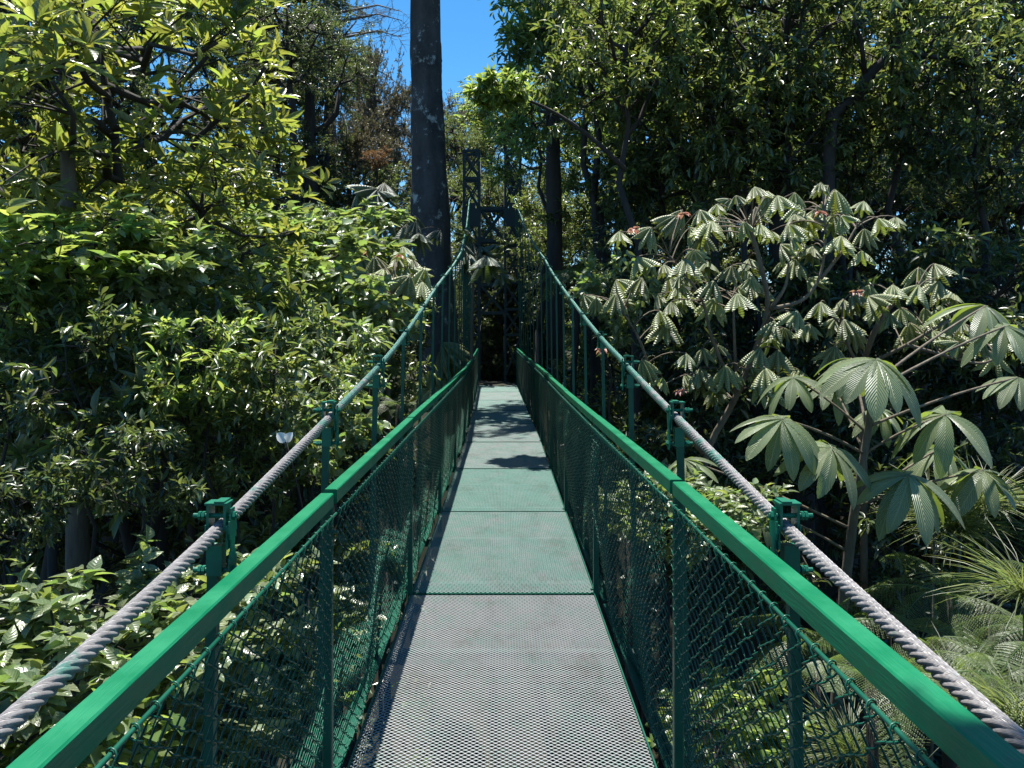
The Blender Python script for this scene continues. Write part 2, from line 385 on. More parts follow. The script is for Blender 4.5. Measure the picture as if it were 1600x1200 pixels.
# main cables
CY = [-6, -3, -1, .916, 1.63, 3.74, 5, 7, 8.8, 10, 11.9, 15.3, 20.0, 21.6]
CZ = [1.3, 1.0, .92, .955, 1.035, 1.285, 1.47, 1.83, 2.13, 2.35, 2.74, 3.50, 4.85, 5.3]
def cz(y, s):
    y = np.asarray(y, float)
    # smooth interpolation: average of linear interpolation over a small window
    r = sum(np.interp(y+d, CY, CZ) for d in np.linspace(-.8, .8, 9))/9
    return r+(-s)*.05*np.clip((y-4)/3, 0, 1)*np.clip((17-y)/4, 0, 1)
def cx(y, s): return s*.60-.012*0-.28*np.clip((np.asarray(y, float)-11)/9, 0, 1.05)
def cable_mesh(s):
    ys = np.concatenate([np.arange(-6, 6, .008), np.arange(6, 21.3, .02)])
    P = np.stack([cx(ys, s), ys, cz(ys, s)], 1); Tn = np.gradient(P, axis=0); Tn /= np.linalg.norm(Tn, axis=1)[:, None]
    A = np.cross(Tn, [0, 0, 1.]); A /= np.linalg.norm(A, axis=1)[:, None]; B = np.cross(A, Tn)
    arc = np.concatenate([[0], np.cumsum(np.linalg.norm(np.diff(P, axis=0), axis=1))])
    K = 42; th = np.arange(K)*2*PI/K; R0 = .0091; rr = .0051
    ph = th*6 % (2*PI)-PI       # within one of six strands
    d = np.abs(ph)/6
    rad = R0*np.cos(d)+np.sqrt(np.maximum(rr**2-(R0*np.sin(d))**2, 0)); rad = np.maximum(rad, .0098)
    ang = th[None]+arc[:, None]*(2*PI/.125)*s
    v = P[:, None]+rad[None, :, None]*(A[:, None]*np.cos(ang)[..., None]+B[:, None]*np.sin(ang)[..., None])
    n = len(ys); i = np.arange(n-1)[:, None]*K; j = np.arange(K)[None]; j2 = (j+1) % K
    f = np.stack([i+j, i+j2, i+K+j2, i+K+j], -1).reshape(-1, 4)
    uv = np.stack([np.broadcast_to(th/(2*PI)*6, (n, K)), np.broadcast_to(arc[:, None], (n, K))], -1).reshape(-1, 2)
    mb = MB(); mb.add(v.reshape(-1, 3), f, uv); return mb.mesh('main_cable')
for s in (-1, 1): link('main_cable', cable_mesh(s), bridge, M['cable'])
# hangers
def bracket_mesh(s):
    mb = MB()
    mb.box((s*.004, 0, .062), (.064, .050, .005))                 # cap plate
    mb.box((-s*.006, .0, .067), (.028, .052, .004))
    for x in (-.024, .024): mb.box((x+s*.004, 0, .028), (.007, .044, .062))
    for x in (-.030, .030):                                      # side plates round the cable
        for y, z in ((0, -.02), ): mb.box((x+s*.002, y, z), (.005, .052, .06))
    # inner wavy clamp plate
    zs = np.linspace(.05, -.13, 13)
    for a, b in zip(zs[:-1], zs[1:]):
        m_ = (a+b)/2; wv = .026+.010*math.cos(m_*75)
        mb.box((-s*.036, -.004, m_), (.005, wv*1.6, a-b))
    for z in (.03, -.105):
        mb.tube([(-s*.05, -.004, z), (s*.075, -.004, z)], .0062, 8)
        for x in (-s*.043, s*.045, s*.056):
            mb.tube([(x-.004, -.004, z), (x+.004, -.004, z)], .0115, 6)
    mb.box((s*.012, 0, -.08), (.044, .034, .075))
    return mb.mesh('cable_bracket', smooth=False)
brm = {s: bracket_mesh(s) for s in (-1, 1)}
HY = [1.63+1.03*k for k in range(-5, 19)]
for s in (-1, 1):
    for y in HY:
        x = float(cx(y, s)); z = float(cz(y, s)); zb = float(dz(y))-.10; x2 = s*.64+xo(y)
        mb = MB(); wd = .022 if y < 4.5 else .018
        mb.beam((x2-x, 0, zb-z), (s*.012, 0, -.04), wd, wd, up=(0, 1, 0))
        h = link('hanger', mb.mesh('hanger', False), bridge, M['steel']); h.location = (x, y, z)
        bk = link('cable_bracket', brm[s], h, M['bracket']); bk.scale = (.74, .8, .85)
        if y > 4.4: bk.scale = (.5, .6, .6)
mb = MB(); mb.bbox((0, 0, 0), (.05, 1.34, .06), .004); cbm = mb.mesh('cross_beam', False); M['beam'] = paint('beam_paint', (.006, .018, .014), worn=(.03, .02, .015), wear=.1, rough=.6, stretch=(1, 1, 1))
for y in HY:
        o = link('cross_beam', cbm, bridge, M['beam']); o.rotation_euler = (0, 0, PI/2); o.location = (xo(y), y, dz(y)-.092)

# ------------------------------------------------------------------ tower
tx, ty = -.30, 21.4
tw = thing('bridge_tower', (tx, ty, float(T(tx, ty))), 'dark green lattice steel tower with two braced columns where the cables end', 'tower')
z0 = float(T(tx, ty))-.3
def W(p): return (p[0], p[1], p[2]-float(T(tx, ty)))
cw, cd, gap = .42, .42, .36
for s in (-1, 1):
    xi, xo = s*gap, s*(gap+cw); mb = MB()
    for x in (xi, xo):
        for y in (-cd/2, cd/2):
            mb.beam(W((x, y, z0)), W((x, y, 6.5)), .065, .065, up=(0, 1, 0))
    link('column_legs', mb.mesh('legs', False), tw, M['tower'])
    zz = [z0+.4, 1.4, 2.1, 2.85, 3.9, 4.85, 5.72, 6.47]; mb = MB()
    for a, b in zip(zz[:-1], zz[1:]):
        for y in (-cd/2-.034, cd/2+.034):
            mb.beam(W((xi, y, a+.05)), W((xo, y, b-.05)), .045, .012, up=(0, 1, 0)); mb.beam(W((xo, y*1.03, a+.05)), W((xi, y*1.03, b-.05)), .045, .012, up=(0, 1, 0))
        for x in (xi+s*-.034, xo+s*.034):
            mb.beam(W((x, -cd/2, a+.05)), W((x, cd/2, b-.05)), .012, .045, up=(0, 0, 1))
        mb.box(W(((xi+xo)/2, -cd/2-.001, b)), (cw, .07, .07)); mb.box(W(((xi+xo)/2, cd/2+.001, b)), (cw, .07, .07))
    link('lattice_brace', mb.mesh('brace', False), tw, M['tower'])
    mb = MB(); mb.box(W(((xi+xo)/2, -cd/2-.06, 4.62)), (cw+.1, .02, .5)); mb.box(W(((xi+xo)/2, -.1, 4.95)), (.2, .3, .16))
    link('saddle_plate', mb.mesh('saddle', False), tw, M['tower'])
for za, zb in ((4.0, 4.88), (2.0, 2.78)):
    mb = MB()
    for y in (-cd/2-.002, cd/2+.002):
        for z in (za, zb): mb.box(W((0, y, z)), (2*gap-.06, .08, .09))
        mb.beam(W((-gap+.03, y+.02, za)), W((gap-.03, y+.02, zb)), .06, .014, up=(0, 1, 0)); mb.beam(W((gap-.03, y-.02, za)), W((-gap+.03, y-.02, zb)), .06, .014, up=(0, 1, 0))
    link('portal_beam', mb.mesh('portal', False), tw, M['tower'])
tw.location = (tx, ty, float(T(tx, ty)))
# concrete landing at the far end
mc, n, p, o = mat('landing_concrete'); nz = noise(n, 6, 8, .7); n.links.new(ramp(n, nz.outputs[0], [(.3, (.05, .05, .045)), (.7, (.13, .13, .11))]).outputs[0], p.inputs['Base Color']); p.inputs['Roughness'].default_value = .95
mb = MB(); mb.bbox((-.2, 23.2, -.5), (2.4, 4.8, 1.0), .04); setp(link('landing_slab', mb.mesh('landing', False), m=mc), kind='structure')

# ------------------------------------------------------------------ leaf templates  (length along +y, normal +z)
def tpl_grid(prof, curl=.25, fold=.12, cols=2):
    # prof: list of (t, halfwidth); 3 or more vertices across
    V, UV, F = [], [], []; c = cols
    for (t, hw) in prof:
        for j in range(c+1):
            u = j/c*2-1
            V.append((u*hw, t, fold*abs(u)*hw*2-curl*t*t)); UV.append((.5+u*.5, t))
    n = len(prof); k = c+1
    for i in range(n-1):
        for j in range(c): F.append([i*k+j, i*k+j+1, (i+1)*k+j+1, (i+1)*k+j])
    return np.array(V), np.array(F), np.array(UV)
LT = {}
LT['ell'] = tpl_grid([(0, .01), (.12, .06), (.35, .14), (.6, .145), (.82, .085), (1, .005)], .18, .35)
LT['broad'] = tpl_grid([(0, .01), (.1, .16), (.3, .29), (.55, .28), (.8, .15), (1, .005)], .3, .25)
LT['round'] = tpl_grid([(0, .03), (.1, .26), (.3, .40), (.6, .40), (.85, .24), (1, .02)], .25, .15)
LT['dia'] = (np.array([(0, 0, 0), (.2, .45, .05), (0, 1, -.12), (-.2, .45, .05)]), np.array([[0, 1, 2, 3]]), np.array([(.5, 0), (1, .5), (.5, 1), (0, .5)]))
LT['dia2'] = (np.array([(0, 0, 0), (.17, .4, .07), (0, .5, 0), (0, 1, -.22), (-.17, .4, .07)]), np.array([[0, 1, 2], [2, 1, 3], [0, 2, 4], [4, 2, 3]]), np.array([(.5, 0), (1, .4), (.5, .5), (.5, 1), (0, .4)]))
LT['blade'] = tpl_grid([(0, .006), (.3, .012), (.6, .011), (.85, .007), (1, .001)], .45, .3)
def umbrella(seed):        # drooping, half-folded lobed leaf, hub at origin
    rng = rs(seed); V, UV = [], []; L_ = 8; per = 6; nr = 7; A0 = .25; tot = 2*PI-.5
    m = L_*per+1
    V.append((0, 0, 0)); UV.append((.5, 0))
    droop = rng.uniform(.75, 1.15)
    lob = rng.uniform(.85, 1.1, L_)
    for r in range(1, nr+1):
        s = r/nr
        for j in range(m):
            a = A0+tot*j/(m-1); f = j/per % 1.0; li = min(j//per, L_-1)
            edge = (.50+.50*(1-abs(2*f-1))**.8)*lob[li]
            rad = s*edge
            ridge = .15*((1-abs(2*f-1))-.5)*s**.8
            th = droop*(.72+.28*s)       # angle below the horizontal
            th *= 1+.22*(lob[li]-1)*5; h = rad*math.cos(th)*.86; z = -rad*math.sin(th)+ridge*.7
            h += ridge*.8
            V.append((h*math.cos(a), h*math.sin(a), z)); UV.append((f, s))
    F3 = [[0, 1+j, 2+j] for j in range(m-1)]
    F4 = [[1+(r-1)*m+j, 1+r*m+j, 1+r*m+j+1, 1+(r-1)*m+j+1] for r in range(1, nr) for j in range(m-1)]
    return np.array(V), np.array(F4), np.array(UV), np.array(F3)
UMB = [umbrella(i) for i in range(5)]
def instance(mb, tp, pos, R, sc, uv=True):
    V, F, UV = tp[:3]; pos = np.asarray(pos); n = len(pos); sc = np.asarray(sc)
    if sc.ndim == 1: sc = sc[:, None].repeat(3, 1)
    v = np.einsum('nij,nmj->nmi', R, V[None]*sc[:, None, :])+pos[:, None]
    m = len(V); off = (np.arange(n)*m)[:, None, None]
    base = mb.n
    mb.add(v.reshape(-1, 3), (F[None]+off).reshape(-1, F.shape[1]), np.tile(UV, (n, 1)))
    if len(tp) > 3: mb.F.append((tp[3][None]+off).reshape(-1, 3)+base)
def frames(ax, up):         # leaf axis (y) and an approximate normal (z)
    ax = ax/(np.linalg.norm(ax, axis=1)[:, None]+1e-9)
    x = np.cross(ax, up); x /= np.linalg.norm(x, axis=1)[:, None]+1e-9
    z = np.cross(x, ax)
    return np.stack([x, ax, z], 2)
def leaves_along(mb, rng, tw, tp, m, size, spread=.8, droop=.2, upj=.5, t0=.15):
    p0, p1 = tw[:, 0], tw[:, 1]; n = len(tw)
    t = rng.uniform(t0, 1.0, (n, m)); pos = p0[:, None]+(p1-p0)[:, None]*t[..., None]
    d = p1-p0; d /= np.linalg.norm(d, axis=1)[:, None]+1e-9
    r = rng.normal(size=(n, m, 3)); ax = d[:, None]*.6+r*spread; ax[..., 2] -= droop
    up = np.zeros((n, m, 3)); up[..., 2] = 1; up += rng.normal(size=(n, m, 3))*upj
    s = size*rng.uniform(.6, 1.25, n*m)
    instance(mb, tp, pos.reshape(-1, 3), frames(ax.reshape(-1, 3), up.reshape(-1, 3)), s)
def leaves_rosette(mb, rng, tips, dirs, tp, m, size, open_=1.0):
    n = len(tips); d = dirs/np.linalg.norm(dirs, axis=1)[:, None]
    a = np.cross(d, [0.3, .2, 1.]); a /= np.linalg.norm(a, axis=1)[:, None]+1e-9; b = np.cross(d, a)
    th = np.arange(m)[None]*2.4+rng.uniform(0, 6, (n, 1)); k = rng.uniform(.35, 1.25, (n, m))*open_
    rad = a[:, None]*np.cos(th)[..., None]+b[:, None]*np.sin(th)[..., None]
    ax = d[:, None]*np.cos(k)[..., None]+rad*np.sin(k)[..., None]
    up = d[:, None]*np.sin(k)[..., None]-rad*np.cos(k)[..., None]+rng.normal(size=(n, m, 3))*.15
    s = size*rng.uniform(.6, 1.2, n*m); pos = (tips[:, None]+ax*.02-d[:, None]*rng.uniform(0, .07, (n, m, 1))).reshape(-1, 3)
    instance(mb, tp, pos, frames(ax.reshape(-1, 3), up.reshape(-1, 3)), s)

def skeleton(rng, H0, hc, rad, tr, nl=7, ns=5, ntw=6, tw_len=.28, wob=.15, side=7):
    """trunk from z=H0 up through the crown centre (0,0,hc); returns wood MB and twigs"""
    mb = MB(); rad = np.array(rad, float); top = hc+rad[2]*.55
    k = 9; zz = np.linspace(H0, top, k); px = np.cumsum(rng.normal(size=(k, 2))*wob, 0); px -= px[np.argmin(abs(zz-hc*.5))]*0
    fr = (zz-H0)/(top-H0); px = px-px[0]
    P = np.column_stack([px, zz]); P[:, :2] -= P[-3, :2]*fr[:, None]
    mb.tube(P, tr*(1-.75*fr), 9)
    def tp_at(z):
        return np.array([np.interp(z, zz, P[:, 0]), np.interp(z, zz, P[:, 1]), z])
    tws = []
    for i in range(nl):
        z = hc+rad[2]*(-.75+1.15*(i+rng.rand())/nl); a = i*2.4+rng.uniform(-.4, .4)
        s0 = tp_at(z); el = rng.uniform(-.1, .9)
        e = np.array([0, 0, hc])+np.array([math.cos(a)*math.cos(el), math.sin(a)*math.cos(el), math.sin(el)*1.1-.05+(z-hc)/rad[2]*.4])*rad*rng.uniform(.55, .75)
        B = bez(s0, e, (0, 0, -.12*rad[2]), 6)+0; B[1:-1] += rng.normal(size=(4, 3))*rad[0]*.03
        mb.tube(B, np.linspace(tr*.42, tr*.14, 6), 6)
        for j in range(ns):
            t = rng.uniform(.35, 1); q = B[int(t*5)]
            d = (q-np.array([0, 0, hc]))/rad; d = d/(np.linalg.norm(d)+.01)+rng.normal(size=3)*.75; d /= np.linalg.norm(d)
            e2 = q+d*rad*rng.uniform(.25, .5)
            B2 = bez(q, e2, (0, 0, rad[2]*.04), 4); mb.tube(B2, np.linspace(tr*.14, tr*.05, 4), 4, cap=False)
            for l in range(ntw):
                t = rng.uniform(.3, 1); q2 = B2[0]*(1-t)+B2[3]*t
                dd = d+rng.normal(size=3)*.8; dd[2] += .15; dd /= np.linalg.norm(dd)
                e3 = q2+dd*rad*tw_len*rng.uniform(.5, 1)
                mb.tube([q2, (q2+e3)/2+rng.normal(size=3)*.02, e3], [tr*.045, tr*.03, tr*.018], 3, cap=False)
                tws.append((q2, e3))
    return mb, np.array(tws)

# ------------------------------------------------------------------ forest tree kinds (mesh pairs)
KIND = {}
def kind(name, seed, H0, hc, rad, tr, nl, ns, ntw, per, tp, size, droop=.2, spread=.8, upj=.5, tw_len=.28, mode='along'):
    rng = rs(seed); wd, tw = skeleton(rng, H0, hc, rad, tr, nl, ns, ntw, tw_len)
    lf = MB()
    if mode == 'along': leaves_along(lf, rng, tw, LT[tp], per, size, spread, droop, upj)
    else:
        d = tw[:, 1]-tw[:, 0]; d = d/np.linalg.norm(d, axis=1)[:, None]; d[:, 2] += .9
        leaves_rosette(lf, rng, tw[:, 1], d, LT[tp], per, size)
    KIND[name] = (wd.mesh(name+'_wood'), lf.mesh(name+'_leaves', smooth=tp not in ('dia', 'dia2')), hc)
for i in range(3): kind('forest%d' % i, 10+i, -9, 0, (3.6, 3.6, 3.2), .26, 13, 9, 9, 22, 'dia2', .135, spread=.9, droop=.3, tw_len=.24)
for i in range(2): kind('fine%d' % i, 20+i, -9, 0, (3.2, 3.2, 3.4), .2, 13, 10, 9, 20, 'dia', .125, spread=1, droop=.1, tw_len=.22)
for i in range(3): kind('mid%d' % i, 30+i, -6, 0, (1.7, 1.7, 1.6), .085, 9, 7, 8, 10, 'ell', .135, spread=.8, droop=.25, tw_len=.26)
for i in range(3): kind('shrub%d' % i, 40+i, -3, 0, (1.0, 1.0, .9), .03, 8, 5, 5, 7, 'broad', .15, spread=.8, droop=.2, tw_len=.35)
for i in range(2): kind('shrE%d' % i, 46+i, -3, 0, (1.0, 1.0, .9), .03, 8, 5, 5, 7, 'ell', .15, spread=.8, droop=.1, tw_len=.35)
kind('rosette', 51, -8, 0, (1.75, 1.6, 1.35), .085, 12, 5, 6, 8, 'ell', .17, mode='ros', tw_len=.22)
cnt = [0]
def tree(kn, px, py, z, sc, leaf, label, cat='tree', group=None, bark='bark_dark', name='forest_tree', rz=None, x=None):
    c = at(px, py, z); cnt[0] += 1
    r_ = {'for': 3.6, 'fin': 3.2, 'mid': 1.7, 'shr': 1.0, 'ros': 1.7}[kn[:3]]*1.12; sx_, sz_ = (sc, sc) if np.isscalar(sc) else (max(sc[:2]), sc[2])
    if z < 17 and c[2]-r_*sz_ < 1.4+.02*z*z*.5 and name != 'overhanging_tree' and abs(c[0]) < 4: c[0] = math.copysign(max(abs(c[0]), .72+r_*sx_), c[0])
    rz = (cnt[0]*2.399) % (2*PI) if rz is None else rz
    wd, lf, hc = KIND[kn]
    zmin = {'for': -9, 'fin': -9, 'mid': -6, 'shr': -3, 'ros': -8}[kn[:3]]
    zg = float(T(c[0], c[1])); s3 = (sc, sc, sc) if np.isscalar(sc) else sc
    # base of the thing on the ground; crown kept at its height above it
    o = thing(name, (c[0], c[1], zg), label, cat, group, rz)
    h = c[2]-zg
    t = link('trunk', wd, o, M[bark]); t.location = (0, 0, h)
    st = max(s3[2], (h+.4)/(-zmin)); t.scale = (s3[0], s3[1], s3[2])
    if (h+.2) > -zmin*s3[2]:       # lengthen the stem down to the ground
        mb = MB(); v0 = wd.vertices[0].co; r0 = {'for': .26, 'fin': .2, 'mid': .085, 'shr': .03, 'ros': .085}[kn[:3]]
        a = np.array([0, 0, zmin*s3[2]+h+.05]); mb.tube([a+[0, 0, 0], a*[1, 1, .5]+[.06, .03, 0], (0, 0, -.4)], [r0*s3[0], r0*s3[0]*1.1, r0*s3[0]*1.25], 9)
        link('stem_base', mb.mesh('stem_base'), t.parent, M[bark])
    l = link('crown', lf, o, M[leaf]); l.location = (0, 0, h); l.scale = s3
    return o

# ---- far background wall
R = random.Random(11)
g1 = 'tall forest trees behind the left side of the bridge'
for (px, py, z, sc) in [(60, 60, 24, 1.2), (240, -60, 26, 1.25), (30, 300, 20, 1.0), (240, 240, 22, 1.1), (400, 120, 27, 1.05), (470, 20, 29, .85), (430, 290, 24, .95), (560, 330, 27, .8), (90, -120, 19, 1.1), (330, 400, 19, .9), (140, 450, 17, 1.0), (-90, 180, 21, 1.2), (500, 420, 20, .7)]:
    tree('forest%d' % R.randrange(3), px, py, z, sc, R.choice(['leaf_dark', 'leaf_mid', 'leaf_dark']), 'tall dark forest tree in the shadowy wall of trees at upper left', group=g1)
tree('forest0', 452, 70, 21, .55, 'leaf_dark', 'dark crown hiding the top of the straight trunk at upper left')
tree('forest1', 515, 120, 24, .5, 'leaf_dark', 'dark crown just left of the brownish fine-leaved tree')
tree('fine0', 590, 175, 30, (.62, .7, 1.0), 'leaf_brown', 'rounded greyish brown fine-leaved tree just left of the big trunk', bark='bark_grey', name='fine_leaved_tree')
tree('fine1', 545, 250, 26, .62, 'leaf_brown', 'low brownish fine-leaved tree below the rounded grey-brown crown', bark='bark_grey', name='fine_leaved_tree')
tree('fine0', 725, 215, 44, (.75, .7, 1.05), 'leaf_brown', 'distant brownish tree under the blue sky right of the big trunk', bark='bark_grey', name='fine_leaved_tree')
tree('mid1', 590, 245, 22, (.3, .3, .22), 'leaf_orange', 'small bush of orange leaves left of the big trunk', cat='bush', name='orange_bush')
for (px, py, z, sc, lf) in [(575, 190, 34, .6, 'leaf_brown'), (620, 250, 36, .75, 'leaf_brown'), (560, 110, 38, .5, 'leaf_olive')]:
    tree('fine1', px, py, z, sc, lf, 'fine-leaved tree in the grey-brown mass left of the big trunk', group='grey-brown trees left of the big trunk', bark='bark_grey', name='fine_leaved_tree')
g2 = 'trees filling the gap behind the tower'
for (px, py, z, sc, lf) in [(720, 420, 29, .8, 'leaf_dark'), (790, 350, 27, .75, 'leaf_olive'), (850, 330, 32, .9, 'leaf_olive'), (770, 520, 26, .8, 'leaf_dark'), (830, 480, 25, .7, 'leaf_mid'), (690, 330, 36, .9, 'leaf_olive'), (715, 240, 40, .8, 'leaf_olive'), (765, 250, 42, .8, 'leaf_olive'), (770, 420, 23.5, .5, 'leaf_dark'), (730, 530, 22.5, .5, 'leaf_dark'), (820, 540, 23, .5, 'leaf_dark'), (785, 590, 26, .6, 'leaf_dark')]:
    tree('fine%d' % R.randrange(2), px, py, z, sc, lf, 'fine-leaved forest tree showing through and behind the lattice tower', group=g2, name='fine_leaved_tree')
g3 = 'tall forest trees behind the right side of the bridge'
for (px, py, z, sc) in [(960, 60, 24, 1.0), (1120, -20, 21, 1.1), (1000, 260, 22, .95), (1180, 170, 20, 1.0), (1330, 20, 24, 1.15), (1340, 260, 22, 1.05), (1560, 60, 21, 1.1), (1510, -100, 18, 1.0), (1150, 380, 18, 1.0), (920, 400, 21, .8), (1700, 250, 20, 1.1), (1450, 420, 17, 1.0), (1250, -150, 17, .9)]:
    tree('forest%d' % R.randrange(3), px, py, z, sc, R.choice(['leaf_dark', 'leaf_mid', 'leaf_olive', 'leaf_bright']), 'tall forest tree in the wall of trees at upper right', group=g3)
for (px, py, z, sc, lf) in [(1480, 260, 16, .75, 'leaf_olive'), (1600, 330, 14, .7, 'leaf_olive'), (1330, 330, 15, .55, 'leaf_dark')]:
    tree('fine%d' % R.randrange(2), px, py, z, sc, lf, 'fine-leaved olive tree at the right side above the palmate plant', group='fine-leaved trees at the right side', name='fine_leaved_tree')
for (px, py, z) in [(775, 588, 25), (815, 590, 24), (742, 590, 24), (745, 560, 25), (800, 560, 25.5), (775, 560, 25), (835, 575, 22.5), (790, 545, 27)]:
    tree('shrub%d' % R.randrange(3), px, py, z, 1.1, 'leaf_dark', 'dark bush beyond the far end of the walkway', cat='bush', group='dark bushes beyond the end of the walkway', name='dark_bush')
# ---- middle: bright loose tree against the sky
tree('mid0', 908, 85, 14, (1.25, 1.25, 1.2), 'leaf_bright', 'bright leafy tree rising against the blue sky right of the tower', name='bright_leafy_tree', bark='bark_dark')
tree('mid1', 930, 30, 13.4, (1.2, 1.2, 1.2), 'leaf_mid', 'leafy tree with many thin limbs beside the tree against the sky', name='leafy_tree')
tree('mid2', 800, 175, 25, (1.4, 1.4, .9), 'leaf_bright', 'loose yellow-green tree just above the tower top', name='bright_leafy_tree')
tree('mid2', 985, 215, 12.5, (1.25, 1.25, 1.3), 'leaf_dark', 'dark green drooping tree right of the tower', name='leafy_tree')
tree('mid0', 880, 300, 14.5, (.95, .95, .8), 'leaf_mid', 'tree whose leaves hang over the right cable near the tower', name='leafy_tree')
g4 = 'leafy trees at the right above the umbrella-leaved tree'
for (px, py, z, sc, lf) in [(1090, 110, 11, 1.0, 'leaf_mid'), (1220, 60, 10.5, 1.0, 'leaf_dark'), (1180, 240, 10.5, .9, 'leaf_mid'), (1040, 320, 12, .9, 'leaf_dark'), (1400, 120, 10.5, 1.05, 'leaf_olive'), (1320, 230, 11, .8, 'leaf_dark'), (1530, 180, 10, .9, 'leaf_dark')]:
    tree('mid%d' % R.randrange(3), px, py, z, sc, lf, 'leafy understorey tree at upper right', group=g4, name='leafy_tree')
ov = tree('mid2', 985, 95, 10.2, .95, 'leaf_mid', 'tree whose leaves overhang the walkway from the right, near the top centre', name='leafy_tree')
rng = rs(71); wd, tw_ = skeleton(rng, -.15, 0, (.42, .55, .22), .012, 8, 5, 5); lf = MB(); leaves_along(lf, rng, tw_, LT['ell'], 10, .12)
for q, nm, mm in ((wd, 'bough_twigs', 'bark_dark'), (lf, 'bough_leaves', 'leaf_bright')):
    l = link(nm, q.mesh(nm), ov, M[mm]); l.rotation_euler = (0, 0, -ov.rotation_euler.z)
    d_ = Vector((-.02, 9.75, 4.55))-ov.location; l.location = d_@Matrix.Rotation(ov.rotation_euler.z, 3, 'Z')
mb = MB(); a_ = np.array([1.62, 10.15, 3.6])-np.array(ov.location); b_ = np.array([-.02, 9.75, 4.5])-np.array(ov.location); mb.tube(bez(a_, b_, (0, 0, .35), 10), np.linspace(.035, .012, 10), 7)
l = link('bough', mb.mesh('bough'), ov, M['bark_dark']); l.rotation_euler = (0, 0, -ov.rotation_euler.z)
tree('mid0', 842, 205, 16, (.85, .85, .7), 'leaf_bright', 'light green tree in front of the right tower column', name='bright_leafy_tree')
tree('mid1', 868, 365, 18, .8, 'leaf_mid', 'leafy tree whose twigs hide the right cable near the tower', name='leafy_tree')
tree('forest1', 790, 450, 27, .6, 'leaf_dark', 'dense dark tree directly behind the foot of the tower', name='forest_tree')
tree('forest0', 735, 470, 25, .42, 'leaf_dark', 'dark tree behind the left leg of the tower', name='forest_tree')
tree('forest2', 850, 480, 24, .42, 'leaf_dark', 'dark tree behind the right leg of the tower', name='forest_tree')
# ---- lower walls of vegetation
g5 = 'leafy trees below and beyond the umbrella-leaved tree'
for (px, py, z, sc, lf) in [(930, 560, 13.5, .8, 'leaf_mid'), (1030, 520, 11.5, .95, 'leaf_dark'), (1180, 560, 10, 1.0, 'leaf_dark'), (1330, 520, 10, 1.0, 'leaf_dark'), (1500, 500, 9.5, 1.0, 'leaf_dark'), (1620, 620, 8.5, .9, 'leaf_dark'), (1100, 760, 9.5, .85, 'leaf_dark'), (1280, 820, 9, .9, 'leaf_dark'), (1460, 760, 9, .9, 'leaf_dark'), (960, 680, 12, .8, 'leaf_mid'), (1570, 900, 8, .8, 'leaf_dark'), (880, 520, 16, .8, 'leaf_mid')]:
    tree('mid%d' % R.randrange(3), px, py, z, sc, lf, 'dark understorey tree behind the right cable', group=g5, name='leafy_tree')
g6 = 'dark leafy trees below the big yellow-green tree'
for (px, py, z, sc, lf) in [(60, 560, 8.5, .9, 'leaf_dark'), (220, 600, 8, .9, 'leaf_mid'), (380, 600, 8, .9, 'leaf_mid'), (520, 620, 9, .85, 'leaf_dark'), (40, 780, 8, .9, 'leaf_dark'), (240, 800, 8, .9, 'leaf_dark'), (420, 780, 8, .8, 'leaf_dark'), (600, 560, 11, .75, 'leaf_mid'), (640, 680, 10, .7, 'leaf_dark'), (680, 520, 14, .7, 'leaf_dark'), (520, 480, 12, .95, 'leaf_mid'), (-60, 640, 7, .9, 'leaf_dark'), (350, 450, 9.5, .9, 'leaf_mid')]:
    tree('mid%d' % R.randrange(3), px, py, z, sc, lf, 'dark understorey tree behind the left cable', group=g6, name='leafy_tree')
# ---- big yellow-green rosette tree on the left
tree('rosette', 205, 150, 6.2, (1.12, .95, .92), 'leaf_yellow', 'big tree with upright yellow-green leaf rosettes at upper left', name='rosette_tree', rz=.4)
tree('rosette', 40, 270, 6.4, (.75, .6, .6), 'leaf_yellow', 'yellow-green rosette tree at the left edge under the biggest one', name='rosette_tree', rz=2.1)
tree('rosette', 290, 370, 5.9, (.75, .65, .5), 'leaf_yellow', 'darker rosette-leaved tree below the big yellow-green one', name='rosette_tree', rz=4)
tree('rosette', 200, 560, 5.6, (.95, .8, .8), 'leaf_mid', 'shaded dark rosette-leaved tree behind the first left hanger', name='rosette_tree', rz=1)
tree('rosette', 330, 700, 5.6, (.6, .6, .6), 'leaf_mid', 'small shaded rosette-leaved tree near the left cable', name='rosette_tree', rz=3)
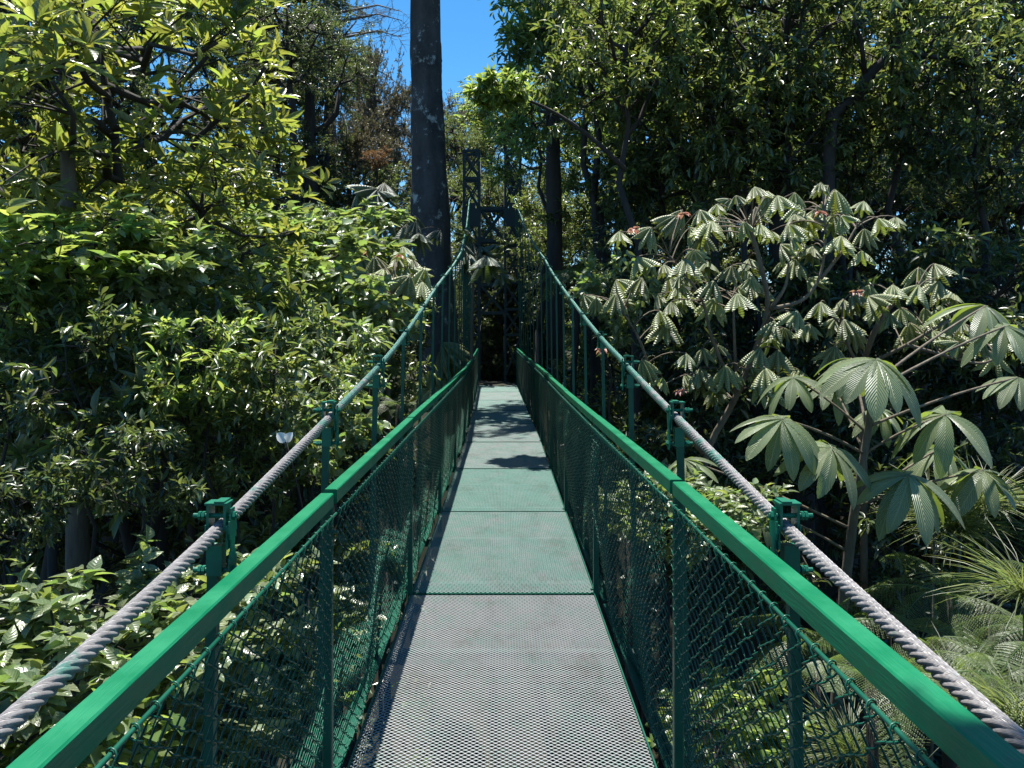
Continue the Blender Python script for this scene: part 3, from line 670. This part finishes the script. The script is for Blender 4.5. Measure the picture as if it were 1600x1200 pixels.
# ---- pale broad-leaved shrubs
for (kn, px, py, z, sc, lf, lab) in [
    ('shrub0', 80, 400, 4.9, (1.0, .8, .5), 'leaf_bright', 'bright broad-leaved shrub at the left edge under the rosettes'),
    ('shrub1', 230, 430, 5.0, (.62, .6, .42), 'leaf_pale', 'pale broad-leaved shrub with small flower heads left of centre'),
    ('shrub1', 470, 420, 7.6, (.95, .9, .6), 'leaf_pale', 'pale sunlit broad-leaved shrub behind the left cable'),
    ('shrub0', 640, 480, 9.8, (.8, .8, .7), 'leaf_pale', 'pale shrub just left of the cable below the umbrella leaves'),
    ('shrub2', 400, 375, 8.6, (.9, .9, .5), 'leaf_pale', 'pale shrub top behind the right edge of the rosette tree'),
    ('shrub0', 530, 365, 10.5, (1.0, 1.0, .6), 'leaf_pale', 'pale sunlit shrub top left of the dim umbrella leaves'),
    ('shrub2', 560, 500, 7.4, (.8, .8, .6), 'leaf_pale', 'broad-leaved shrub with glinting leaves above the left cable'),
    ('shrub0', 420, 520, 6.8, (.7, .7, .6), 'leaf_pale', 'shaded broad-leaved shrub between the rosette tree and the left cable'),
    ('shrub2', 560, 640, 5.0, (.5, .5, .4), 'leaf_pale', 'shrub with round pale leaves behind the second left hanger'),
    ('shrub0', 110, 1010, 3.3, (.68, .6, .42), 'leaf_pale', 'sunlit broad-leaved shrub below the left handrail in the corner'),
    ('shrub1', 280, 965, 3.5, (.6, .6, .4), 'leaf_pale', 'sunlit broad-leaved shrub against the left cable'),
    ('shrub2', 60, 1130, 3.1, (.6, .6, .4), 'leaf_bright', 'leafy shrub in the bottom left corner'),
    ('shrub1', 330, 1110, 4.3, (.8, .8, .5), 'leaf_pale', 'sunlit shrub seen through the nearest left mesh'),
    ('shrub0', 480, 1000, 5.2, (.7, .7, .5), 'leaf_pale', 'shrub seen through the left mesh near the first post'),
    ('shrub2', 590, 900, 6.6, (.8, .8, .6), 'leaf_mid', 'shrub seen through the second left mesh panel'),
    ('shrub1', 1120, 790, 4.8, (.4, .4, .25), 'leaf_pale', 'low pale shrub just above the right handrail'),
    ('shrub0', 940, 800, 7.6, (.8, .8, .6), 'leaf_pale', 'shrub seen through the second right mesh panel'),
    ('shrub2', 1140, 1120, 4.2, (.45, .45, .3), 'leaf_bright', 'small bright plant seen through the nearest right mesh'),
    ('shrub1', 450, 345, 14, (.9, .9, .5), 'leaf_pale', 'pale round bush far behind the left shrubs'),
    ('shrub2', 930, 460, 9.2, (.55, .55, .6), 'leaf_pale', 'pale shrub beside the right cable in the middle distance')]:
    tree(kn, px, py, z, sc, lf, lab, cat='shrub', name='broad_leaved_shrub', bark='bark_dark')

for (kn, px, py, z, sc, lf, lab) in [
    ('shrE0', 430, 600, 4.7, .5, 'leaf_mid', 'narrow-leaved bush just left of the cable beyond the second bracket'),
    ('shrE1', 290, 560, 4.5, .5, 'leaf_bright', 'narrow-leaved bush in the middle of the dark hollow at left'),
    ('shrE0', 120, 590, 4.3, .5, 'leaf_dark', 'narrow-leaved bush near the left edge at mid height'),
    ('shrE1', 200, 720, 4.0, .4, 'leaf_dark', 'narrow-leaved bush above the sunlit shrubs at lower left'),
    ('shrE0', 370, 700, 4.6, .36, 'leaf_mid', 'small narrow-leaved bush above the first left bracket'),
    ('shrE1', 40, 780, 3.7, .35, 'leaf_dark', 'narrow-leaved bush at the left edge above the corner shrubs'),
    ('shrE0', 520, 560, 6.0, .6, 'leaf_pale', 'pale narrow-leaved bush left of the second hanger'),
    ('shrE1', 20, 500, 4.4, .5, 'leaf_bright', 'bright narrow-leaved bush at the very left edge')]:
    tree(kn, px, py, z, sc, lf, lab, cat='bush', name='narrow_leaved_bush', bark='bark_dark')
# ------------------------------------------------------------------ single trunks
def trunk_thing(name, pts, rad, bark, label, k=24, cat='tree', crown=None):
    pts = [at(*p) for p in pts]; P = np.array(pts)
    n = 40 if k < 20 else 160; k = k if k < 20 else 48; t = np.linspace(0, len(P)-1, n); Q = np.stack([np.interp(t, np.arange(len(P)), P[:, a]) for a in range(3)], 1)
    r = np.interp(t, np.arange(len(P)), rad)
    base = Q[0].copy(); o = thing(name, base, label, cat)
    mb = MB(); mb.tube(Q-base, r*(1+.03*np.sin(t*7)), k)
    C0 = np.repeat(Q-base, k, 0); V0 = mb.V[0]; d = V0-C0; th = np.tile(np.arange(k)*2*PI/k, n); hh = V0[:, 2]; rg = rs(4)
    f = 1+.05*np.sin(3*th+hh*.5)+.035*np.sin(7*th-hh*.9+np.sin(hh))+.02*np.sin(13*th+2*np.sin(hh*1.7))+.008*rg.normal(size=len(th)); mb.V[0] = C0+d*f[:, None]
    link('trunk', mb.mesh('trunk'), o, M[bark]); return o
def polyb(pts): return np.array([at(*p) for p in pts])
big = trunk_thing('big_tree', [(690, 640, 16.5), (683, 520, 16.5), (674, 330, 16.5), (668, 180, 16.5), (664, 60, 16.5), (660, -400, 16.5)], [.52, .42, .40, .345, .32, .28], 'bark_big', 'big straight dark trunk with pale lichen patches beside the tower')
big.location.z -= 0
ob = at(690, 640, 16.5)
# crown of the big tree, above the frame, and climbing leaves on its trunk
rng = rs(77); wd, tw_ = skeleton(rng, -1.4, 0, (3.1, 3.2, 1.7), .16, 12, 8, 7); lf = MB(); leaves_along(lf, rng, tw_, LT['dia2'], 15, .18)
c = link('crown_limbs', wd.mesh('limbs'), big, M['bark_dark']); l = link('crown', lf.mesh('crown'), big, M['leaf_dark'])
for q in (c, l): q.location = tuple(np.array([-.75, 15.8, 11.2])-ob)
trunk_thing('slim_tree', [(118, 1100, 6), (122, 830, 6), (118, 640, 5.9), (112, 430, 5.8), (104, 180, 5.7)], [.10, .085, .08, .07, .04], 'bark_grey', 'slim mottled trunk standing at left below the rosette leaves', 12)
trunk_thing('slim_tree', [(412, 560, 22), (412, 400, 22), (408, 230, 22), (415, 60, 22)], [.3, .26, .24, .2], 'bark_dark', 'dark straight trunk left of the leaning pair at upper left', 12)
fk = trunk_thing('forked_tree', [(480, 500, 23), (486, 400, 23), (488, 300, 23), (484, 190, 23), (486, 40, 23)], [.3, .26, .2, .17, .12], 'bark_dark', 'dark forked trunk in front of the brownish fine-leaved tree', 12)
b0 = at(480, 500, 23)
mb = MB(); mb.tube(polyb([(488, 210, 23), (510, 195, 23), (526, 178, 23), (530, 140, 23)])-b0, [.1, .09, .08, .05], 8); link('limb', mb.mesh('limb'), fk, M['bark_dark'])
trunk_thing('slim_tree', [(868, 560, 15), (866, 300, 15), (864, 180, 15), (866, 50, 15), (870, -40, 15)], [.17, .15, .13, .12, .1], 'bark_dark', 'slim upright trunk inside the bright tree right of the tower', 12)
trunk_thing('slim_tree', [(1215, 420, 11), (1218, 160, 11), (1222, 110, 11), (1240, 0, 11), (1246, -90, 11)], [.12, .13, .1, .12, .1], 'bark_dark', 'dark knobbly trunk at upper right', 12)
cb = trunk_thing('crooked_tree', [(1290, 430, 10), (1298, 180, 10), (1340, 150, 10), (1352, 122, 10), (1395, 80, 10), (1415, 40, 10), (1440, -60, 10)], [.09, .08, .075, .07, .06, .06, .05], 'bark_dark', 'dark crooked limb bending up to the right at upper right', 10)
mb = MB(); b0 = at(1290, 430, 10)
for pts in ([(1410, 55, 10), (1450, 30, 10), (1500, 25, 10.3)], [(1352, 122, 10), (1345, 60, 9.8), (1325, 10, 9.8)], [(1395, 80, 10), (1470, 90, 10), (1540, 70, 10)]):
    mb.tube(polyb(pts)-b0, np.linspace(.04, .015, 3), 6)
link('limb', mb.mesh('limb'), cb, M['bark_dark'])
# bare twiggy limb against the sky at top
bt = thing('bare_tree', at(515, 500, 28), 'thin bare twigs of a distant tree against the sky left of the big trunk', 'tree'); mb = MB(); b0 = at(515, 500, 28); rng = rs(8)
mb.tube(polyb([(515, 500, 28), (520, 250, 28), (512, 60, 28), (505, -80, 28)])-b0, [.2, .18, .14, .1], 8)
for sy in (8, 22, 48):
    main = polyb([(512, sy+15, 28), (550, sy+8, 28), (590, sy, 28), (628, sy+10, 28)])-b0; mb.tube(main, [.06, .05, .03, .012], 5)
    for k in range(26):
        t = rng.uniform(.2, 2.95); i_ = int(t); q = main[i_]*(1-t+i_)+main[i_+1]*(t-i_); e = q+rng.normal(size=3)*[.35, .3, .3]; mb.tube(bez(q, e, rng.normal(size=3)*.08, 4), [.012, .01, .008, .005], 3)
        for _ in range(3):
            e2 = e+rng.normal(size=3)*.18; mb.tube([(q+e)/2, e2], [.006, .004], 3, cap=False)
link('limb', mb.mesh('limb'), bt, M['bark_grey'])

# ------------------------------------------------------------------ umbrella-leaved tree on the right
def U(x, y): return (900+x/2.223, 260+y/2.223)
hubs = [(150,225),(262,210),(350,170),(430,150),(370,150),(470,185),(490,130),(555,100),(620,70),(625,140),(700,100),(665,100),(760,90),(850,55),(900,80),(850,130),(760,165),(800,175),(920,170),(1000,120),(1050,180),(1000,215),(740,200),(750,245),(815,270),(920,240),(710,270),(760,320),(640,200),(580,190),(440,240),(210,315),(270,330),(305,340),(230,385),(410,290),(380,320),(460,330),(540,345),(600,320),(610,385),(480,395),(360,380),(140,440),(70,455),(560,440),(330,470),(290,500),(230,670),(440,630),(490,620),(385,650),(430,720),(520,690),(600,680),(640,630),(700,635),(660,700),(630,740),(690,535),(750,510),(810,545),(770,500)]
hubs2 = [(1190,350),(1260,395),(1190,410),(1310,440),(1100,410),(1020,410),(960,440),(1015,450),(1130,490),(1270,480),(1210,490),(1340,540),(1425,545),(1090,510),(905,525),(930,530),(960,560),(1330,610),(1240,570),(850,470),(1400,600),(1460,600)]
def umbrella_tree(name, hubs, limbs, z, size, leaf, label, seed, extra=1.0, pinks=(), spread=.55, brk='twig'):
    rng = rs(seed); root = polyb(limbs[0][:1])[0]; o = thing(name, root, label, 'tree')
    mb = MB(); nodes = []
    for li, l in enumerate(limbs):
        P = polyb(l); n = len(P)*5; t = np.linspace(0, len(P)-1, n); Q = np.stack([np.interp(t, np.arange(len(P)), P[:, a]) for a in range(3)], 1)
        Q = np.array([Q[max(0, i-2):i+3].mean(0) for i in range(n)]); Q[0] = P[0]
        r0 = .038 if li == 0 else .019
        mb.tube(Q-root, np.linspace(r0, r0*.5, n), 8); nodes += list(Q[n//3:])
    nodes = np.array(nodes); pos = []
    for (x, y) in hubs:
        pos.append(at(x, y, z+rng.uniform(-spread, spread)))
        for _ in range(int(extra) + (rng.rand() < extra % 1)): pos.append(at(x+rng.uniform(-38, 38), y+rng.uniform(-8, 45), z+rng.uniform(.1, 1.1)))
    pos = np.array(pos); lf = MB(); n = len(pos)
    for p in pos:
        d = np.linalg.norm(nodes-p, axis=1)+.8*np.maximum(0, nodes[:, 2]-p[2]+.05); q = nodes[np.argmin(d)]
        mb.tube(bez(q-root, p-root, (0, 0, .10), 6), np.linspace(.008, .0045, 6), 4, cap=False)
    idx = rng.randint(0, len(UMB), n)
    for k in range(len(UMB)):
        sel = pos[idx == k]-root; m = len(sel)
        if not m: continue
        up = np.tile([0, 0, 1.], (m, 1))+rng.normal(size=(m, 3))*.34; a = rng.uniform(0, 2*PI, m); ax = np.stack([np.cos(a), np.sin(a), np.zeros(m)], 1)
        F_ = frames(ax-up*(ax*up).sum(1)[:, None]/(up*up).sum(1)[:, None], up)
        s = size*rng.uniform(.65, 1.3, m); instance(lf, UMB[k], sel, F_, np.stack([s*1.05, s*1.05, s], 1))
    link('branches', mb.mesh('branches'), o, M[brk]); link('foliage', lf.mesh('foliage'), o, M[leaf])
    for (x, y) in pinks:
        pb = MB(); c = at(x, y, z-.45)-root; m = 7; a = np.arange(m)*.9
        ax = np.stack([np.cos(a), np.sin(a), rng.uniform(-.6, .4, m)], 1)
        instance(pb, LT['broad'], np.tile(c, (m, 1)), frames(ax, np.tile([0, 0, 1.], (m, 1))), np.full(m, .07)); link('young_leaves', pb.mesh('young_leaves'), o, M['leaf_pink'])
    return o
UL = lambda *p: [U(a, b)+(z,) for a, b, z in p]
umbrella_tree('umbrella_leaf_tree', [U(*h) for h in hubs],
    [UL((430, 1300, 8.0), (440, 1000, 7.8), (560, 800, 7.6), (630, 620, 7.4), (675, 495, 7.2), (640, 330, 7.2), (600, 200, 7.2)),
     UL((675, 495, 7.2), (790, 470, 7.2), (850, 390, 7.2), (870, 250, 7.2), (860, 140, 7.2)),
     UL((560, 800, 7.6), (470, 600, 7.4), (440, 450, 7.3), (300, 280, 7.2)),
     UL((440, 1000, 7.8), (280, 800, 7.5), (225, 600, 7.4), (150, 490, 7.3)),
     UL((850, 390, 7.2), (930, 290, 7.2), (980, 200, 7.2)),
     UL((675, 495, 7.2), (730, 420, 7.1), (740, 320, 7.1)),
     UL((560, 800, 7.6), (550, 600, 7.5), (545, 420, 7.4))],
    7.2, .25, 'leaf_umbrella', 'spreading tree with drooping grey-green umbrella-shaped leaves right of the bridge', 5, .85, pinks=[(990, 357), (1068, 333), (1282, 332), (1063, 610), (940, 545)])
umbrella_tree('umbrella_leaf_tree', [U(*h) for h in hubs2],
    [UL((1000, 1500, 8.3), (1000, 1000, 7.9), (990, 700, 7.6), (1040, 560, 7.2), (1100, 470, 7.2), (1200, 420, 7.2)),
     UL((990, 700, 7.6), (1150, 620, 7.3), (1250, 560, 7.2), (1330, 520, 7.2)),
     UL((1150, 620, 7.3), (1270, 655, 7.3), (1400, 690, 7.3), (1480, 660, 7.3)),
     UL((990, 700, 7.6), (950, 640, 7.4), (930, 560, 7.3), (870, 500, 7.3))],
    7.2, .255, 'leaf_umbrella', 'smaller umbrella-leaved tree at the right behind the big palmate leaves', 6, .7, pinks=[(1520, 490), (1340, 455)])
umbrella_tree('umbrella_leaf_tree', [(560, 300), (590, 300), (600, 290), (625, 325), (650, 345), (655, 365), (600, 330), (575, 315), (635, 350), (540, 350), (610, 370), (565, 350), (590, 295), (520, 330), (500, 345)],
    [[(600, 640, 13), (598, 500, 12.6), (600, 380, 12.2), (605, 320, 12)], [(600, 420, 12.3), (560, 370, 12), (530, 350, 12)], [(600, 400, 12.2), (640, 370, 12), (655, 360, 12)]],
    12, .42, 'leaf_umbrella_shaded', 'shaded umbrella-leaved tree just left of the big trunk', 7, .7)
umbrella_tree('umbrella_leaf_tree', [(620, 400), (645, 405), (665, 418), (600, 420), (585, 400), (640, 430), (610, 440), (570, 430), (660, 440), (630, 385), (590, 460), (640, 465)],
    [[(610, 800, 9.4), (605, 600, 9.2), (610, 500, 9), (615, 430, 9)], [(610, 500, 9), (640, 450, 9), (660, 430, 9)]],
    9, .36, 'leaf_umbrella', 'pale green umbrella-leaved tree beside the left cable', 8, .8, pinks=[(575, 395), (625, 400)])
umbrella_tree('umbrella_leaf_tree', [(690, 535), (700, 560), (680, 575), (670, 600), (698, 592), (685, 550)],
    [[(680, 800, 15), (682, 650, 15), (687, 560, 15)]], 15, .8, 'leaf_umbrella', 'umbrella-leaved plant low behind the far left handrail', 9, 0)
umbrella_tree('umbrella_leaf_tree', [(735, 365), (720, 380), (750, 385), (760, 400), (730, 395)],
    [[(735, 640, 14), (738, 500, 14), (740, 400, 14)]], 14, .5, 'leaf_umbrella_shaded', 'umbrella-leaved plant between the left cable and the tower', 10, .6)

# ------------------------------------------------------------------ palmate plant with big ribbed leaflets
ob_prof = [(0, .015), (.08, .035), (.2, .065), (.35, .095), (.5, .115), (.65, .122), (.78, .112), (.88, .085), (.95, .05), (1, .008)]
LT['leaflet'] = tpl_grid(ob_prof, .55, .12, cols=4)
LT['leaflet2'] = tpl_grid(ob_prof, .85, .12, cols=4)
pal = [(1370, 562, 5.1, .42), (1222, 655, 5.0, .35), (1300, 700, 5.0, .37), (1478, 648, 5.2, .37), (1420, 742, 4.9, .36), (1536, 735, 5.4, .34), (1540, 478, 5.8, .36), (1240, 590, 5.6, .30), (1180, 792, 5.4, .28), (1330, 560, 5.9, .3), (1570, 510, 5.6, .32), (1300, 600, 5.9, .27), (1470, 700, 5.8, .3), (1375, 640, 5.5, .22), (1590, 590, 5.4, .28), (1070, 718, 5.8, .27)]
root = at(1300, 1200, 5.6); o = thing('palmate_tree', root, 'slender tree with big ribbed palmate leaves right of the bridge', 'tree'); rng = rs(14)
mb = MB(); st = polyb([(1300, 1200, 5.6), (1318, 930, 5.6), (1335, 800, 5.5), (1355, 680, 5.4), (1365, 600, 5.3)])
n = 30; t = np.linspace(0, 4, n); Q = np.stack([np.interp(t, np.arange(5), st[:, a]) for a in range(3)], 1); mb.tube(Q-root, np.linspace(.045, .018, n), 10)
link('trunk', mb.mesh('trunk'), o, M['bark_grey'])
for (px, py, z, s) in pal:
    c = at(px, py, z); lf = MB(); m = rng.randint(9, 13); a0 = rng.uniform(0, 6); a = a0+np.arange(m)*(2*PI-.25)/m
    tilt = np.array([rng.uniform(-.3, .3), -.35+rng.uniform(-.15, .15), 1.]); tilt /= np.linalg.norm(tilt)
    e1 = np.cross(tilt, [0, 1, .1]); e1 /= np.linalg.norm(e1); e2 = np.cross(tilt, e1)
    ax = e1[None]*np.cos(a)[:, None]+e2[None]*np.sin(a)[:, None]+tilt[None]*rng.uniform(-.35, -.05, (m, 1))
    up = np.tile(tilt, (m, 1))+rng.normal(size=(m, 3))*.12
    sc = s*rng.uniform(.82, 1.08, m)*np.where(np.cos(a-a0-PI) > .85, 1.0, 1); half = m//2
    F_ = frames(ax, up); pp = np.tile(c-root, (m, 1))
    sx = np.stack([sc*1.32, sc, sc*.8], 1)
    instance(lf, LT['leaflet'], pp[:half], F_[:half], sx[:half]); instance(lf, LT['leaflet2'], pp[half:], F_[half:], sx[half:])
    l = link('palmate_leaf', lf.mesh('palmate_leaf'), o, M['leaf_palmate'])
    q = Q[np.argmin(np.linalg.norm(Q-c-np.array([0, 0, -.35]), axis=1))]
    pb = MB(); pb.tube(bez(q-root, c-root, (0, 0, .05), 8), np.linspace(.011, .007, 8), 6); link('leaf_stalk', pb.mesh('leaf_stalk'), l, M['twig'])

# ------------------------------------------------------------------ ferns and grassy tufts
def frond(mb, rng, base, az, Ln, rise, droop, tip=.0):
    n = 25; t = np.linspace(0, 1, n); d = np.array([math.cos(az), math.sin(az)])
    h = Ln*(t-.12*t*t); z = rise*Ln*t-droop*Ln*t*t*1.2
    P = np.column_stack([h*d[0], h*d[1], z])+base
    mb.tube(P, np.linspace(.007, .0015, n), 4, cap=False)
    Tn = np.gradient(P, axis=0); Tn /= np.linalg.norm(Tn, axis=1)[:, None]; side = np.cross(Tn, [0, 0, 1.]); side /= np.linalg.norm(side, axis=1)[:, None]
    pos, ax, up, sc = [], [], [], []
    for i in range(3, n-1):
        f = t[i]; pl = Ln*.26*math.sin(PI*min(1, (f-.05)*1.02))**.6*(1-.25*f)
        for s in (-1, 1):
            pd = side[i]*s+Tn[i]*.32+np.array([0, 0, -.22]); pd /= np.linalg.norm(pd)
            nrm = np.cross(Tn[i], side[i]*s)*s; nrm = -nrm if nrm[2] < 0 else nrm
            m = 13; u = np.linspace(.06, .97, m); q = P[i]+pd*pl*u[:, None]+np.array([0, 0, -1])*(pl*.18*u*u)[:, None]
            for s2 in (-1, 1):
                a = np.cross(pd, nrm)*s2; a = a+pd*.45
                pos.append(q); ax.append(np.tile(a, (m, 1))); up.append(np.tile(nrm, (m, 1))+rng.normal(size=(m, 3))*.1); sc.append(np.column_stack([np.full(m, Ln*.030), Ln*.024*(1-.75*u)+.003, np.full(m, .02)]))
    instance(mb, LT['dia'], np.concatenate(pos), frames(np.concatenate(ax), np.concatenate(up)), np.concatenate(sc))
def fern_mesh(seed, nf=9, Ln=1.0):
    rng = rs(seed); mb = MB()
    for k in range(nf): frond(mb, rng, np.array([0, 0, 0.]), k*2*PI/nf+rng.uniform(-.2, .2), Ln*rng.uniform(.8, 1.15), rng.uniform(.35, .8), rng.uniform(.5, .8))
    return mb.mesh('fronds', smooth=False)
FM = [fern_mesh(1), fern_mesh(2, 8)]
tkm = MB(); tkm.tube([(0, 0, -3.5), (.06, 0, -2), (-.03, .03, -1), (0, 0, 0)], [.07, .06, .055, .05], 9); tkm = tkm.mesh('fern_trunk')
for i, (px, py, z, s, lab) in enumerate([
    (622, 632, 8.6, .5, 'pale tree fern behind the left handrail below the cable'),
    (575, 585, 9.0, .7, 'tree fern higher behind the left hangers'),
    (1360, 1060, 3.6, .62, 'tree fern seen through the nearest right mesh'),
    (1560, 1060, 3.4, .62, 'tree fern in the bottom right corner beyond the cable'),
    (1480, 930, 5.0, .95, 'shaded dark fern in the gap at lower right'),
    (1440, 1000, 4.6, .8, 'fern with arching sunlit fronds at lower right'),
    (1280, 1010, 5.2, .8, 'dark fern just above the right handrail'),
    (900, 430, 13, .9, 'fern beside the far end of the right cable'),
    (1640, 1000, 4.4, .8, 'fern at the right edge under the grassy tuft'),
    (300, 480, 7.0, .7, 'pale fern among the shaded leaves at left')]):
    c = at(px, py, z); o = thing('tree_fern', c, lab, 'fern', rz=i*1.3, sc=s*(.8 if px > 1200 else 1))
    link('fronds', FM[i % 2], o, M['fern']); link('trunk', tkm, o, M['bark_dark'])
def tuft_mesh(seed, n=260, droop=.5):
    rng = rs(seed); mb = MB(); a = rng.uniform(0, 2*PI, n); e = rng.uniform(.1, 1.3, n)
    ax = np.stack([np.cos(a)*np.cos(e), np.sin(a)*np.cos(e), np.sin(e)], 1); pos = rng.normal(size=(n, 3))*[.05, .05, .04]
    sc = rng.uniform(.5, 1.1, n); instance(mb, LT['blade'], pos, frames(ax, np.tile([0, 0, 1.], (n, 1))+rng.normal(size=(n, 3))*.3), np.column_stack([sc*.6, sc, sc*1.2])); return mb.mesh('blades')
TM = [tuft_mesh(1), tuft_mesh(2)]
for i, (px, py, z, s, lab) in enumerate([
    (1600, 930, 4.2, .42, 'spiky pale grassy tuft at the right edge'),
    (1500, 830, 5.6, .45, 'dim grassy tuft hanging below the palmate leaves'),
    (1460, 800, 5.9, .4, 'dim grassy tuft left of the hanging one under the palmate leaves'),
    (1540, 790, 6.0, .42, 'dim grassy tuft near the right edge under the palmate leaves'),
    (1500, 1110, 3.6, .35, 'grassy tuft below the right cable in the corner'),
    (1590, 1130, 3.2, .35, 'pale grassy tuft in the extreme bottom right corner'),
    (1330, 1180, 3.8, .35, 'grassy tuft at the foot of the fern behind the right mesh')]):
    c = at(px, py, z); o = thing('grassy_tuft', c, lab, 'grass tuft', rz=i*1.7, sc=s); link('blades', TM[i % 2], o, M['grass'])
    mb = MB(); mb.tube([(0, 0, 0), (.1, .05, -4), (.12, 0, -9)], [.02, .025, .03], 6); link('stalk', mb.mesh('stalk'), o, M['bark_grey'])
# white flower
o = thing('white_flower', at(447, 690, 3.9), 'white two-petalled blossom left of the left cable', 'flower'); mb = MB()
ax = np.array([[-.7, -.2, .75], [.55, -.2, .9], [.1, -.5, .5]]); instance(mb, LT['round'], np.zeros((3, 3)), frames(ax, np.array([[.3, -1, .2], [-.2, -1, .2], [0, -1, .8]])), np.array([.062, .055, .04])); link('petals', mb.mesh('petals'), o, M['petal'])
mb = MB(); mb.tube(bez((0, 0, 0), (.12, .25, -.9), (0, 0, .1), 6), .004, 5); link('stem', mb.mesh('stem'), o, M['bark_dark'])

# ------------------------------------------------------------------ undergrowth over the whole valley floor (uncountable)
rng = rs(99); n = 9000
x = rng.uniform(-26, 26, n); y = rng.uniform(-6, 46, n); keep = ~((abs(x+.1) < 1.6) & (y > 15) & (y < 25.8)) & ~((abs(x) < 1.2) & (y < 2.5)); x, y = x[keep], y[keep]; n = len(x)
pos = np.column_stack([x, y, T(x, y)]); m = 9; P = np.repeat(pos, m, 0)+rng.normal(size=(n*m, 3))*[.2, .2, .12]+[0, 0, .25]
ax = rng.normal(size=(n*m, 3)); ax[:, 2] = abs(ax[:, 2])*.4; mb = MB()
instance(mb, LT['dia2'], P, frames(ax, np.tile([0, 0, 1.], (n*m, 1))+rng.normal(size=(n*m, 3))*.3), rng.uniform(.15, .42, n*m))
setp(link('undergrowth', mb.mesh('undergrowth', False), m=M['leaf_dark']), 'low dark leafy undergrowth covering the valley floor', 'undergrowth', kind='stuff')
# tree whose overhanging foliage shades the start of the bridge (above the frame)
o = thing('overhanging_tree', (2.6, -2.2, float(T(2.6, -2.2))), 'tree leaning over the start of the bridge from the right', 'tree'); rng = rs(61)
b0 = np.array([2.6, -2.2, float(T(2.6, -2.2))]); wd, tw_ = skeleton(rng, -.2, .0, (.55, .45, .3), .02, 7, 5, 5); lf = MB(); leaves_along(lf, rng, tw_, LT['ell'], 16, .14)
c0 = np.array([.40, 1.45, 5.6])-b0; mb = MB(); mb.tube(np.concatenate([bez((0, 0, -.3), (.1, .3, 4.5), (.3, -.2, 0), 6), bez((.05, .5, 4.9), c0, (0, 0, .5), 6)]), np.linspace(.13, .02, 12), 9); link('trunk', mb.mesh('trunk'), o, M['bark_dark'])
for q, mm in ((wd, 'bark_dark'), (lf, 'leaf_mid')):
    l = link('limbs' if q is wd else 'crown', q.mesh('crown', True), o, M[mm]); l.location = tuple(c0)
print('objects', len(bpy.data.objects))
